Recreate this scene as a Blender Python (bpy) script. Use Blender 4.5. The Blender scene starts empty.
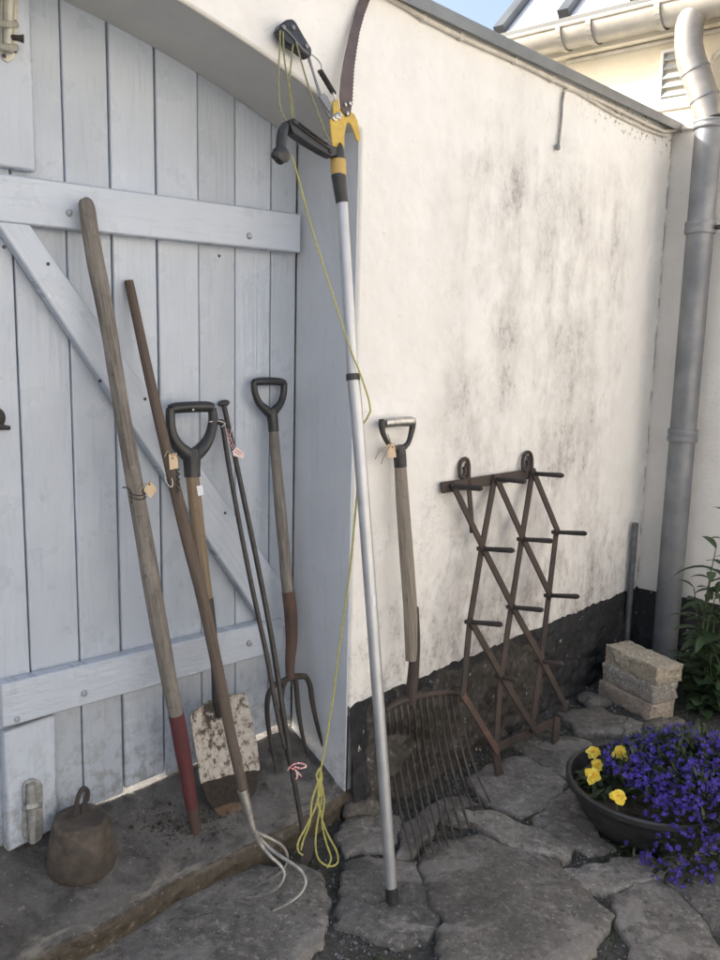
import bpy, math, random
from mathutils import Vector, Matrix, noise
random.seed(7)
R = math.radians
SC = bpy.context.scene
COL = SC.collection
V = lambda *a: Vector(a)

# ------------------------------------------------------------ camera geometry
F, CX, CY, H = 840.0, 360.0, 480.0, 1.2
ROLL, PITCH = R(1.3527), R(9.2041)
cr, sr, cp, sp = math.cos(ROLL), math.sin(ROLL), math.cos(PITCH), math.sin(PITCH)
CAM = V(0, 0, H)
FW, R0, D0 = V(0, cp, -sp), V(1, 0, 0), V(0, -sp, -cp)
CR, CD = cr * R0 - sr * D0, sr * R0 + cr * D0
def ray(x, y): return (x - CX) * CR + (y - CY) * CD + F * FW
def hit(x, y, p, n):
    r = ray(x, y)
    return CAM + r * (n.dot(p - CAM) / n.dot(r))
def ground(x, y, z=0.0): return hit(x, y, V(0, 0, z), V(0, 0, 1))
def pr(r, P): return r * (P - CAM).dot(FW) / F          # pixels -> metres at P
def flat(v): v = v.copy(); v.z = 0; return v.normalized()
UP = V(0, 0, 1)
dW = flat(ray(1171, 363))                                 # along the white wall, to the right
nW = V(-dW.y, dW.x, 0)                                    # into the white wall
dG = flat(ray(-650, 320))                                 # along the house wall, away
nG = V(dG.y, -dG.x, 0)                                    # into the house wall
if nG.dot(dW) < 0: nG = -nG
K = ground(632, 660)                                      # foot of the corner
def W(s, o, z): return V(K.x, K.y, 0) + dW * s + nW * o + UP * z
def Gp(g, o, z): return V(K.x, K.y, 0) + dG * g + nG * o + UP * z     # o<0: in front of the house wall
def onW(x, y, off=0.0): return hit(x, y, K + nW * off, nW)
def onG(x, y, off=0.0): return hit(x, y, K + nG * off, nG)
def sW(P): d = P - K; return d.dot(dW), d.dot(nW), P.z
def sG(P): d = P - K; return d.dot(dG), d.dot(nG), P.z
def thr(o):
    if o < .21: return .078 + .46 * max(o, 0)
    return .175
def onthr(x, y):
    z = .1
    for i in range(12):
        P = ground(x, y, z); z = thr(sW(P)[1])
    return ground(x, y, z)
def nz(p, s=1.0): return noise.noise(V(p[0] * s, p[1] * s, p[2] * s))

# ------------------------------------------------------------ mesh builder
class MB:
    def __init__(s): s.v = []; s.f = []; s.u = []; s.flat = set()
    def tube(s, pts, rad, seg=10, cap=True, closed=False, wob=0.0, oval=1.0):
        pts = [Vector(p) for p in pts]; n = len(pts)
        if not isinstance(rad, (list, tuple)): rad = [rad] * n
        tans = []
        for i in range(n):
            a = pts[(i - 1) % n] if (i > 0 or closed) else pts[i]
            b = pts[(i + 1) % n] if (i < n - 1 or closed) else pts[i]
            t = b - a
            tans.append(t.normalized() if t.length > 1e-9 else V(0, 0, 1))
        ref = V(0, 0, 1) if abs(tans[0].z) < .9 else V(1, 0, 0)
        x = (ref - tans[0] * ref.dot(tans[0])).normalized()
        b0 = len(s.v); L = 0; ls = []
        for i in range(n):
            if i: L += (pts[i] - pts[i - 1]).length
            ls.append(L)
            x = (x - tans[i] * x.dot(tans[i])).normalized(); y = tans[i].cross(x)
            for k in range(seg):
                a = 2 * math.pi * k / seg
                r = rad[i]
                d = x * math.cos(a) + y * math.sin(a) * oval
                if wob: r *= 1 + wob * nz(pts[i] * 14 + d * 1.3)
                s.v.append(pts[i] + d * r)
        rm = sum(rad) / n * 2 * math.pi
        ring = n if closed else n - 1
        for i in range(ring):
            j = (i + 1) % n
            l0, l1 = ls[i], (ls[j] if j else L + .01)
            for k in range(seg):
                m = (k + 1) % seg
                s.f.append((b0 + i * seg + k, b0 + i * seg + m, b0 + j * seg + m, b0 + j * seg + k))
                s.u.append([(k / seg * rm, l0), ((k + 1) / seg * rm, l0), ((k + 1) / seg * rm, l1), (k / seg * rm, l1)])
        if cap and not closed:
            s.f.append(tuple(b0 + k for k in range(seg))[::-1]); s.u.append([(.01 * k, 0) for k in range(seg)])
            s.f.append(tuple(b0 + (n - 1) * seg + k for k in range(seg))); s.u.append([(.01 * k, L) for k in range(seg)])
        return s
    def box(s, o, a, b, c, uo=(0, 0), grain=None):
        o = Vector(o); p = [o, o + a, o + a + b, o + b]
        i = len(s.v); s.v += p + [q + c for q in p]
        A, B, Cc = a.length, b.length, c.length
        dims = {0: A, 1: B, 2: Cc}
        fs = [((0, 3, 2, 1), (1, 0)), ((4, 5, 6, 7), (0, 1)), ((0, 1, 5, 4), (0, 2)), ((1, 2, 6, 5), (1, 2)), ((2, 3, 7, 6), (0, 2)), ((3, 0, 4, 7), (1, 2))]
        for f, (m, n) in fs:
            s.f.append(tuple(i + k for k in f))
            l1, l2 = dims[m], dims[n]
            q = [(0, 0), (l1, 0), (l1, l2), (0, l2)]
            g = grain
            if g is None: g = m if l1 > l2 else n
            if g == m: q = [(y, x) for x, y in q]
            s.u.append([(x + uo[0], y + uo[1]) for x, y in q])
        return s
    def wbox(s, s0, s1, o0, o1, z0, z1, uo=(0, 0), grain=None):
        return s.box(W(s0, o0, z0), dW * (s1 - s0), nW * (o1 - o0), UP * (z1 - z0), uo, grain)
    def gbox(s, g0, g1, o0, o1, z0, z1, uo=(0, 0)):
        return s.box(Gp(g0, o0, z0), dG * (g1 - g0), nG * (o1 - o0), UP * (z1 - z0), uo)
    def prism(s, pts, th, uo=(0, 0)):
        pts = [Vector(p) for p in pts]; n = len(pts); i = len(s.v)
        e = (pts[1] - pts[0]).normalized(); nn = Vector(th).normalized(); g = nn.cross(e)
        uv = [((p - pts[0]).dot(e) + uo[0], (p - pts[0]).dot(g) + uo[1]) for p in pts]
        s.v += pts + [p + Vector(th) for p in pts]
        s.f.append(tuple(range(i, i + n))); s.u.append(uv)
        s.f.append(tuple(range(i + 2 * n - 1, i + n - 1, -1))); s.u.append(uv[::-1])
        tl = Vector(th).length; L = 0
        for k in range(n):
            m = (k + 1) % n; d = (pts[m] - pts[k]).length
            s.f.append((i + k, i + n + k, i + n + m, i + m)); s.u.append([(L, 0), (L, tl), (L + d, tl), (L + d, 0)]); L += d
        return s
    def grid(s, fn, nu, nv, closed_u=False):
        i = len(s.v); uvs = []
        for b in range(nv + 1):
            for a in range(nu + 1):
                p, uv = fn(a / nu, b / nv); s.v.append(Vector(p)); uvs.append(uv)
        w = nu + 1
        for b in range(nv):
            for a in range(nu):
                q = (b * w + a, b * w + a + 1, (b + 1) * w + a + 1, (b + 1) * w + a)
                s.f.append(tuple(i + k for k in q)); s.u.append([uvs[k] for k in q])
        return s
    def lathe(s, c, prof, seg=32, axis=UP, wob=0.0):
        c = Vector(c); axis = axis.normalized(); ref = V(1, 0, 0) if abs(axis.x) < .9 else V(0, 1, 0)
        x = (ref - axis * ref.dot(axis)).normalized(); y = axis.cross(x); i = len(s.v); n = len(prof)
        for (r, z) in prof:
            for k in range(seg):
                a = 2 * math.pi * k / seg; d = x * math.cos(a) + y * math.sin(a)
                p = c + d * r + axis * z
                if wob and r > 1e-4: p += d * wob * nz(p * 22) + axis * wob * .4 * nz(p * 30 + V(9, 3, 1))
                s.v.append(p)
        for j in range(n - 1):
            for k in range(seg):
                m = (k + 1) % seg
                s.f.append((i + j * seg + k, i + j * seg + m, i + (j + 1) * seg + m, i + (j + 1) * seg + k))
                r = max(prof[j][0], .01) * 6.28
                s.u.append([(k / seg * r, prof[j][1]), ((k + 1) / seg * r, prof[j][1]), ((k + 1) / seg * r, prof[j + 1][1]), (k / seg * r, prof[j + 1][1])])
        for j, rev in ((0, True), (n - 1, False)):
            if prof[j][0] > 1e-4:
                f = tuple(i + j * seg + k for k in range(seg)); s.f.append(f[::-1] if rev else f); s.u.append([(0, 0)] * seg)
        return s
    def quad(s, a, b, c, d):
        i = len(s.v); s.v += [Vector(a), Vector(b), Vector(c), Vector(d)]
        s.f.append((i, i + 1, i + 2, i + 3)); s.u.append([(0, 0), (1, 0), (1, 1), (0, 1)]); return s
    def ball(s, c, r, seg=8, rings=5, ax=None):
        prof = [(max(1e-5, r * math.sin(math.pi * k / rings)), -r * math.cos(math.pi * k / rings)) for k in range(rings + 1)]
        return s.lathe(c, prof, seg, ax or UP)

ROOT = {}
def tag(o, label=None, cat=None, group=None, kind=None):
    if label: o['label'] = label
    if cat: o['category'] = cat
    if group: o['group'] = group
    if kind: o['kind'] = kind
    return o
def thing(name, label, cat, loc, group=None):
    o = bpy.data.objects.new(name, None); COL.objects.link(o); o.location = loc; o.empty_display_size = .05
    ROOT[o.name] = Vector(loc); return tag(o, label, cat, group)
def build(name, mb, mat, parent=None, org=None, bevel=0.0, sharp=38, seg=2, subd=0):
    if parent: org = ROOT[parent.name]
    elif org is None: org = V(0, 0, 0)
    me = bpy.data.meshes.new(name)
    me.from_pydata([tuple(p - org) for p in mb.v], [], mb.f)
    ul = me.uv_layers.new(name='UVMap'); k = 0
    flatu = [c for fu in mb.u for uv in fu for c in uv]
    ul.data.foreach_set('uv', flatu)
    me.validate(); me.update()
    me.polygons.foreach_set('use_smooth', [True] * len(me.polygons))
    me.set_sharp_from_angle(angle=R(sharp))
    me.materials.append(mat)
    o = bpy.data.objects.new(name, me); COL.objects.link(o)
    if parent: o.parent = parent
    else: o.location = org
    ROOT[o.name] = Vector(org)
    if bevel:
        m = o.modifiers.new('bevel', 'BEVEL'); m.width = bevel; m.segments = seg; m.limit_method = 'ANGLE'; m.angle_limit = R(35)
    if subd:
        m = o.modifiers.new('subd', 'SUBSURF'); m.levels = m.render_levels = subd
    return o
def struct(name, mb, mat, **k): return tag(build(name, mb, mat, **k), kind='structure')

# ------------------------------------------------------------ materials
class NT:
    def __init__(s, name):
        s.m = bpy.data.materials.new(name); s.m.use_nodes = True; s.t = s.m.node_tree
        s.b = s.t.nodes['Principled BSDF']; s.out = s.t.nodes['Material Output']
        s.tc = s.t.nodes.new('ShaderNodeTexCoord')
    def n(s, typ, **k):
        o = s.t.nodes.new(typ)
        for a, b in k.items(): setattr(o, a, b)
        return o
    def l(s, a, b): s.t.links.new(a, b)
    def co(s, uv=False, sc=(1, 1, 1)):
        m = s.n('ShaderNodeMapping'); m.inputs['Scale'].default_value = sc
        s.l(s.tc.outputs['UV' if uv else 'Object'], m.inputs[0]); return m.outputs[0]
    def noise(s, co, scale, detail=6, rough=.6, dist=0.0):
        o = s.n('ShaderNodeTexNoise'); o.inputs['Scale'].default_value = scale; o.inputs['Detail'].default_value = detail
        o.inputs['Roughness'].default_value = rough; o.inputs['Distortion'].default_value = dist
        s.l(co, o.inputs['Vector']); return o.outputs['Fac']
    def ramp(s, f, *stops):
        o = s.n('ShaderNodeValToRGB'); e = o.color_ramp.elements
        while len(e) < len(stops): e.new(.5)
        for k, (p, c) in enumerate(stops):
            e[k].position = p; e[k].color = (c, c, c, 1) if isinstance(c, (int, float)) else (*c, 1)
        s.l(f, o.inputs[0]); return o.outputs[0]
    def mix(s, f, a, b, mode='MIX'):
        o = s.n('ShaderNodeMix', data_type='RGBA', blend_type=mode)
        for k, v in ((0, f), (6, a), (7, b)):
            if isinstance(v, (int, float)): o.inputs[k].default_value = v if k == 0 else (v, v, v, 1)
            elif isinstance(v, tuple): o.inputs[k].default_value = (*v, 1)
            else: s.l(v, o.inputs[k])
        return o.outputs[2]
    def math(s, op, a, b=0.0, clamp=False):
        o = s.n('ShaderNodeMath', operation=op, use_clamp=clamp)
        for k, v in ((0, a), (1, b)):
            if isinstance(v, (int, float)): o.inputs[k].default_value = v
            else: s.l(v, o.inputs[k])
        return o.outputs[0]
    def uvxy(s):
        o = s.n('ShaderNodeSeparateXYZ'); s.l(s.tc.outputs['UV'], o.inputs[0]); return o.outputs[0], o.outputs[1]
    def maprange(s, v, a, b, c=0.0, d=1.0):
        o = s.n('ShaderNodeMapRange', interpolation_type='SMOOTHSTEP')
        s.l(v, o.inputs[0])
        for k, q in enumerate((a, b, c, d)): o.inputs[k + 1].default_value = q
        return o.outputs[0]
    def bump(s, h, strength, dist=.002, prev=None):
        o = s.n('ShaderNodeBump'); o.inputs['Strength'].default_value = strength; o.inputs['Distance'].default_value = dist
        s.l(h, o.inputs['Height'])
        if prev is not None: s.l(prev, o.inputs['Normal'])
        return o.outputs[0]
    def done(s, col, rough=.6, nrm=None, metal=0.0, spec=None):
        for key, v in (('Base Color', col), ('Roughness', rough), ('Metallic', metal)):
            if isinstance(v, (int, float)): s.b.inputs[key].default_value = v
            elif isinstance(v, tuple): s.b.inputs[key].default_value = (*v, 1)
            else: s.l(v, s.b.inputs[key])
        if spec is not None: s.b.inputs['Specular IOR Level'].default_value = spec
        if nrm is not None: s.l(nrm, s.b.inputs['Normal'])
        return s.m

def simple(name, c1, c2, scale=20, rough=.6, metal=0.0, bump=.3, bd=.001, bscale=None, lo=.35, hi=.65, rvar=0.0, spec=None):
    t = NT(name); co = t.co()
    f = t.noise(co, scale); col = t.mix(t.ramp(f, (lo, 0.0), (hi, 1.0)), c1, c2)
    nb = t.bump(t.noise(co, bscale or scale * 4), bump, bd) if bump else None
    r = rough
    if rvar: r = t.maprange(t.noise(co, scale * .7), .3, .7, rough - rvar, rough + rvar)
    return t.done(col, r, nb, metal, spec)

def wood(name, c1, c2, c3, rough=.75, cracks=.6, gs=.62):
    t = NT(name); co = t.co(True, (1, .05, 1)); co2 = t.co(True, (1, .35, 1))
    g = t.noise(co, 260 * gs, 5, .65, .4); big = t.noise(co2, 22, 4)
    col = t.mix(t.ramp(g, (.33, 0.0), (.68, 1.0)), c1, c2)
    col = t.mix(t.ramp(big, (.42, 0.0), (.7, .75)), col, c3)
    cr_ = t.ramp(t.noise(co, 420 * gs, 2, .5), (.28, 1.0), (.36, 0.0))
    col = t.mix(t.math('MULTIPLY', cr_, cracks), col, tuple(c * .3 for c in c1))
    st = t.ramp(t.noise(t.co(True, (1, .6, 1)), 70, 5, .7), (.58, 0.0), (.66, 1.0)); col = t.mix(t.math('MULTIPLY', st, .5), col, tuple(c * .4 for c in c1))
    nick = t.ramp(t.noise(t.co(True, (1, .3, 1)), 90, 3, .6), (.67, 0.0), (.7, 1.0)); col = t.mix(t.math('MULTIPLY', nick, .5), col, tuple(min(1, c * 1.5) for c in c2))
    nb = t.bump(g, .8, .0025)
    return t.done(col, rough, nb)

def rusty(name, c1=(.043, .033, .029), c2=(.078, .053, .043), c3=(.028, .023, .022), scale=30, rough=.75, bump=.6):
    t = NT(name); co = t.co()
    f = t.noise(co, scale, 8, .65); f2 = t.noise(co, scale * .3, 4)
    col = t.mix(t.ramp(f, (.35, 0.0), (.68, 1.0)), c1, c2); col = t.mix(t.ramp(f2, (.4, 0.0), (.65, .8)), col, c3)
    return t.done(col, t.maprange(f, .3, .7, rough - .15, rough + .15), t.bump(t.noise(co, scale * 5, 6), bump, .001))

def m_wall():
    t = NT('white limewash'); co = t.co(True); x, z = t.uvxy()
    big = t.noise(co, 1.3, 4); mid = t.noise(co, 6, 6, .65); 
    col = t.mix(t.ramp(mid, (.3, 0.0), (.7, 1.0)), (.77, .765, .74), (.85, .846, .828))
    col = t.mix(t.math('MULTIPLY', t.ramp(big, (.5, 0.0), (.75, 1.0)), .3), col, (.66, .652, .635))
    # mould: speckle that thickens inside blotches running down the wall
    blot = t.ramp(t.noise(t.co(True, (1.5, .6, 1)), 2.9, 6, .68), (.34, 0.0), (.58, 1.0))
    m1 = t.math('MULTIPLY', t.maprange(x, -1.5, -1.05), t.maprange(x, -.1, -.45))
    m1 = t.math('MULTIPLY', m1, t.maprange(z, 1.92, 1.62))
    mm = t.math('MULTIPLY', blot, m1)
    streak = t.noise(t.co(True, (1.3, .75, 1)), 17, 7, .7)
    fine = t.noise(t.co(True, (1.1, .75, 1)), 75, 6, .75)
    def speck(mask, f, k, lo, hi):
        return t.ramp(t.math('SUBTRACT', f, t.math('MULTIPLY', t.math('SUBTRACT', 1.0, mask), k)), (lo, 0.0), (hi, 1.0))
    cloud = t.ramp(t.noise(t.co(True, (1.25, .75, 1)), 5.5, 8, .72), (.40, 0.0), (.68, 1.0))
    halo = t.math('MULTIPLY', m1, t.math('MULTIPLY', cloud, t.math('ADD', t.math('MULTIPLY', blot, .7), .22)))
    col = t.mix(t.math('MULTIPLY', halo, .58), col, (.38, .355, .345))
    soft = speck(mm, streak, .40, .27, .66)
    col = t.mix(t.math('MULTIPLY', soft, .42), col, (.33, .305, .3))
    sp1 = speck(t.math('MULTIPLY', mm, t.ramp(cloud, (.1, .2), (.6, 1.0))), fine, .36, .40, .62)
    col = t.mix(t.math('MULTIPLY', sp1, .6), col, (.2, .185, .185))
    crk = t.n('ShaderNodeTexVoronoi', feature='DISTANCE_TO_EDGE'); crk.inputs['Scale'].default_value = 2.6
    wv = t.n('ShaderNodeVectorMath', operation='ADD'); wn = t.n('ShaderNodeTexNoise'); wn.inputs['Scale'].default_value = 5; wn.inputs['Detail'].default_value = 7; wn.inputs['Roughness'].default_value = .7
    t.l(co, wn.inputs['Vector']); t.l(co, wv.inputs[0]); t.l(wn.outputs['Color'], wv.inputs[1]); t.l(wv.outputs[0], crk.inputs['Vector'])
    crm = t.math('MULTIPLY', t.ramp(crk.outputs['Distance'], (.004, 1.0), (.011, 0.0)), t.ramp(t.noise(co, 2.2, 3), (.52, 0.0), (.6, 1.0)))
    col = t.mix(t.math('MULTIPLY', crm, .4), col, (.4, .38, .36))
    # splashed grime over the plinth
    low = t.maprange(z, .95, .28)
    g1 = speck(t.math('MULTIPLY', low, t.maprange(x, -1.62, -1.3, .35, 1.0)), streak, .4, .3, .66)
    col = t.mix(t.math('MULTIPLY', g1, .5), col, (.34, .325, .32))
    g2 = speck(t.math('MULTIPLY', low, t.ramp(streak, (.35, .3), (.6, 1.0))), fine, .45, .38, .6)
    col = t.mix(t.math('MULTIPLY', g2, .45), col, (.14, .13, .125))
    # dark line in the corner; under the cable its shadow painted as dark flecks
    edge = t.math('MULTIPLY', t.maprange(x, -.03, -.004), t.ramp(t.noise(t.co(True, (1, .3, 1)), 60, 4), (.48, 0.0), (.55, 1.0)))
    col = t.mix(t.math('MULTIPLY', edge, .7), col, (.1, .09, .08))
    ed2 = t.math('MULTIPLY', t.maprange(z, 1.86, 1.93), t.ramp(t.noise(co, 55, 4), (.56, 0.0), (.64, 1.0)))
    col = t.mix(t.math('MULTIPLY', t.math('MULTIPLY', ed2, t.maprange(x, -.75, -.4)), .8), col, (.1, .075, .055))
    nb = t.bump(t.noise(co, 5, 3), .6, .035)
    nb = t.bump(t.math('MULTIPLY', crm, -1.0), .5, .003, nb)
    nb = t.bump(t.noise(co, 55, 5, .65), .45, .004, nb)
    nb = t.bump(t.ramp(t.noise(co, 42, 2), (.66, 0.0), (.72, 1.0)), .4, .004, nb)
    return t.done(col, .9, nb, spec=.2)

def m_house(name, c1, c2):
    t = NT(name); co = t.co(True)
    f = t.noise(co, 5, 6, .6); col = t.mix(t.ramp(f, (.35, 0.0), (.65, 1.0)), c1, c2)
    sp_ = t.ramp(t.noise(co, 60, 5, .7), (.6, 0.0), (.7, 1.0))
    col = t.mix(t.math('MULTIPLY', sp_, .3), col, (.3, .28, .27))
    nb = t.bump(t.noise(co, 70, 5, .65), .6, .004)
    return t.done(col, .9, nb, spec=.2)

def m_paint(name, base, dark, rough=.38, grain=1.0, dirt=True):
    t = NT(name); co = t.co(True, (1, .07, 1)); cu = t.co(True)
    g = t.noise(co, 85, 5, .65, 1.2); big = t.noise(cu, 4, 5)
    col = t.mix(t.ramp(big, (.35, 0.0), (.68, 1.0)), base, tuple(b * .9 for b in base))
    col = t.mix(t.math('MULTIPLY', t.ramp(g, (.3, 1.0), (.45, 0.0)), .22), col, dark)
    gi = t.n('ShaderNodeNewGeometry'); rv = t.maprange(gi.outputs['Random Per Island'], 0, 1, .9, 1.06); vc = t.n('ShaderNodeCombineColor'); [t.l(rv, vc.inputs[k]) for k in range(3)]; col = t.mix(1.0, col, vc.outputs[0], 'MULTIPLY')
    oz = t.n('ShaderNodeSeparateXYZ'); t.l(t.tc.outputs['Object'], oz.inputs[0])
    spl = t.math('MULTIPLY', t.maprange(oz.outputs[2], .3, .0), t.ramp(t.noise(t.co(False), 38, 6, .7), (.46, 0.0), (.6, 1.0))); col = t.mix(t.math('MULTIPLY', spl, .5 if dirt else 0.0), col, (.13, .125, .11))
    if dirt:
        d = t.ramp(t.noise(t.co(True, (1, .4, 1)), 14, 6, .7), (.6, 0.0), (.75, 1.0))
        col = t.mix(t.math('MULTIPLY', d, .3), col, dark)
        chip = t.ramp(t.noise(t.co(True, (1, .3, 1)), 60, 4, .6), (.72, 0.0), (.74, 1.0))
        col = t.mix(t.math('MULTIPLY', chip, .6), col, (.72, .72, .72))
    ring = t.n('ShaderNodeTexWave', wave_type='BANDS', bands_direction='X'); ring.inputs['Scale'].default_value = 16; ring.inputs['Distortion'].default_value = 7; ring.inputs['Detail'].default_value = 3; ring.inputs['Detail Scale'].default_value = 1.6; t.l(t.co(True, (1, .09, 1)), ring.inputs['Vector'])
    nb = t.bump(g, .42 * grain, .0025); nb = t.bump(t.math('MULTIPLY', ring.outputs['Fac'], t.ramp(t.noise(cu, 3.2, 2), (.45, 0.0), (.62, 1.0))), .22 * grain, .003, nb); nb = t.bump(t.noise(t.co(True, (1, .35, 1)), 26, 4), .45, .008, nb)
    return t.done(col, t.maprange(t.noise(cu, 12, 4), .3, .7, rough - .08, rough + .14), nb, spec=.5)

def m_stone(name, cs, scale=5, rough=.72, bump=.7, island=0.0):
    t = NT(name); co = t.co()
    f = t.noise(co, scale, 8, .62); f2 = t.noise(co, scale * 7, 8, .68)
    col = t.mix(t.ramp(f, (.34, 0.0), (.66, 1.0)), cs[0], cs[1])
    col = t.mix(t.math('MULTIPLY', t.ramp(f2, (.4, 0.0), (.7, 1.0)), .6), col, cs[2])
    sp_ = t.ramp(t.noise(co, 100, 3, .6), (.61, 0.0), (.67, 1.0))
    col = t.mix(t.math('MULTIPLY', sp_, .6), col, tuple(min(1, c * 2.3) for c in cs[1]))
    sc_ = t.ramp(t.noise(co, scale * 4, 9, .75), (.55, 0.0), (.66, 1.0)); col = t.mix(t.math('MULTIPLY', sc_, .8), col, tuple(min(1, c * 1.8) for c in cs[1])); s3 = t.ramp(t.noise(co, 52, 6, .78), (.54, 0.0), (.64, 1.0)); col = t.mix(t.math('MULTIPLY', s3, .5), col, tuple(min(1, c * 1.55) for c in cs[1]))
    pit = t.ramp(t.noise(co, 75, 5, .7), (.36, 1.0), (.44, 0.0)); col = t.mix(t.math('MULTIPLY', pit, .85), col, tuple(c * .4 for c in cs[0]))
    wet = t.ramp(t.noise(co, 3.5, 5, .6), (.45, 0.0), (.62, 1.0))
    col = t.mix(t.math('MULTIPLY', wet, .35), col, tuple(c * .45 for c in cs[0]))
    if island:
        gi = t.n('ShaderNodeNewGeometry'); rp = gi.outputs['Random Per Island']
        col = t.mix(t.math('MULTIPLY', t.ramp(rp, (0.0, 0.0), (1.0, 1.0)), island), col, t.mix(.5, col, (.2, .175, .135)))
        rv = t.maprange(t.math('FRACT', t.math('MULTIPLY', rp, 7.31)), 0, 1, .78, 1.25); vc = t.n('ShaderNodeCombineColor'); [t.l(rv, vc.inputs[k]) for k in range(3)]
        col = t.mix(1.0, col, vc.outputs[0], 'MULTIPLY')
        lay = t.noise(t.co(False, (1, 1, 1)), 2.3, 9, .7, 1.5); col = t.mix(t.math('MULTIPLY', t.ramp(lay, (.52, 0.0), (.56, 1.0)), .4), col, tuple(c * 1.5 for c in cs[1])); 
    nb = t.bump(f2, bump, .008); nb = t.bump(t.noise(co, 130, 5), .5, .002, nb)
    return t.done(col, t.maprange(f2, .3, .7, rough - .18, rough + .15), nb)

def m_plinth():
    t = NT('tarred rubble plinth'); co = t.co(); x, z = t.uvxy()
    f = t.noise(co, 11, 8, .66); f2 = t.noise(co, 45, 6, .7)
    stone = t.mix(t.ramp(f, (.35, 0.0), (.65, 1.0)), (.022, .02, .018), (.068, .061, .053))
    stone = t.mix(t.math('MULTIPLY', t.ramp(f2, (.54, 0.0), (.66, 1.0)), .6), stone, (.17, .16, .145))
    tar = t.mix(t.ramp(f2, (.4, 0.0), (.7, 1.0)), (.011, .012, .014), (.03, .031, .034))
    # tar survives towards the corner and at the jamb, flaked off in the middle
    m = t.math('ADD', t.maprange(x, -.95, -.35), t.maprange(x, -1.53, -1.56), True)
    m = t.math('ADD', m, t.math('MULTIPLY', t.maprange(z, .24, .29), .5), True)
    edge = t.math('GREATER_THAN', t.math('ADD', m, t.math('MULTIPLY', t.math('SUBTRACT', f, .5), 2.4)), .40)
    col = t.mix(edge, stone, tar)
    fl = t.ramp(t.noise(co, 38, 3, .6), (.69, 0.0), (.72, 1.0))
    col = t.mix(t.math('MULTIPLY', fl, .8), col, (.55, .54, .52))
    nb = t.bump(f, .7, .015); nb = t.bump(f2, .7, .005, nb)
    return t.done(col, .75, nb)

def m_blade():
    t = NT('flaked white spade blade'); co = t.co(True); x, y = t.uvxy()
    f = t.noise(co, 26, 8, .7); f2 = t.noise(co, 90, 5, .7)
    white = t.mix(t.ramp(f2, (.4, 0.0), (.7, 1.0)), (.52, .5, .46), (.36, .34, .31))
    soil = t.mix(t.ramp(f2, (.4, 0.0), (.7, 1.0)), (.016, .013, .011), (.045, .037, .03))
    rust = t.mix(t.ramp(f2, (.4, 0.0), (.7, 1.0)), (.13, .085, .055), (.07, .045, .032))
    lowm = t.math('GREATER_THAN', t.math('ADD', t.maprange(y, .13, .11), t.math('MULTIPLY', t.math('SUBTRACT', f, .5), 1.5)), .5)
    spots = (t.math('ADD', t.noise(co, 55, 7, .72), t.math('MULTIPLY', t.maprange(t.math('ABSOLUTE', t.math('ADD', x, .015)), .045, .005), t.maprange(y, .14, .26, .0, .14))))
    white = t.mix(t.math('MULTIPLY', t.ramp(spots, (.48, 0.0), (.57, 1.0)), .55), white, (.16, .115, .08))
    col = t.mix(t.math('MAXIMUM', lowm, t.ramp(spots, (.54, 0.0), (.62, .9))), white, soil)
    botm = t.math('GREATER_THAN', t.math('ADD', t.maprange(y, .07, .045), t.math('MULTIPLY', t.math('SUBTRACT', f, .5), .9)), .5)
    col = t.mix(botm, col, rust)
    return t.done(col, .7, t.bump(f, .5, .002))

def m_bar():
    t = NT('red painted wood end'); x, y = t.uvxy(); co = t.co(True, (1, .2, 1)); f = t.noise(co, 60, 6, .7)
    col = t.mix(t.ramp(f, (.35, 0.0), (.65, 1.0)), (.125, .03, .036), (.075, .026, .028))
    col = t.mix(t.ramp(f, (.6, 0.0), (.68, .9)), col, (.1, .075, .06))
    col = t.mix(t.math('GREATER_THAN', t.math('ADD', t.maprange(y, .085, .03), t.math('MULTIPLY', t.math('SUBTRACT', f, .5), 1.4)), .5), col, (.075, .05, .042))
    return t.done(col, .65, t.bump(f, .4, .001))

def m_leaf(name, c1, c2, rough=.5):
    t = NT(name); oi = t.n('ShaderNodeNewGeometry'); rp = oi.outputs['Random Per Island']
    col = t.mix(rp, c1, c2)
    t.b.inputs['Subsurface Weight'].default_value = 0.0
    t.done(col, rough)
    tr = t.n('ShaderNodeBsdfTranslucent'); mx = t.n('ShaderNodeMixShader'); mx.inputs[0].default_value = .25
    t.l(col, tr.inputs[0]); t.l(t.b.outputs[0], mx.inputs[1]); t.l(tr.outputs[0], mx.inputs[2]); t.l(mx.outputs[0], t.out.inputs[0])
    return t.m

M = {}
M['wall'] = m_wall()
M['house_low'] = m_house('white house render', (.66, .64, .6), (.74, .72, .68))
M['bounce_house'] = m_house('off white house render', (.5, .49, .47), (.57, .56, .54))
M['house_up'] = m_house('cream house render', (.72, .66, .53), (.77, .72, .6))
M['plinth'] = m_plinth()
M['door'] = m_paint('pale blue grey door paint', (.475, .533, .615), (.25, .285, .335), rough=.32)
M['jamb'] = m_paint('pale blue grey reveal paint', (.58, .615, .665), (.36, .39, .43), rough=.6, grain=.4)
M['soffit'] = simple('grey reveal paint', (.53, .53, .525), (.58, .58, .57), 6, .7, bump=.4, bd=.003, bscale=60)
M['gap'] = simple('dark tongue', (.03, .033, .04), (.05, .055, .065), 10)
M['stone'] = m_stone('grey flagstone', [(.088, .086, .083), (.19, .184, .172), (.058, .058, .058)], 6, .7, 1.0, island=.4)
M['thr'] = m_stone('worn concrete threshold', [(.075, .068, .058), (.14, .128, .108), (.045, .042, .038)], 6, .75, .8)
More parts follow.
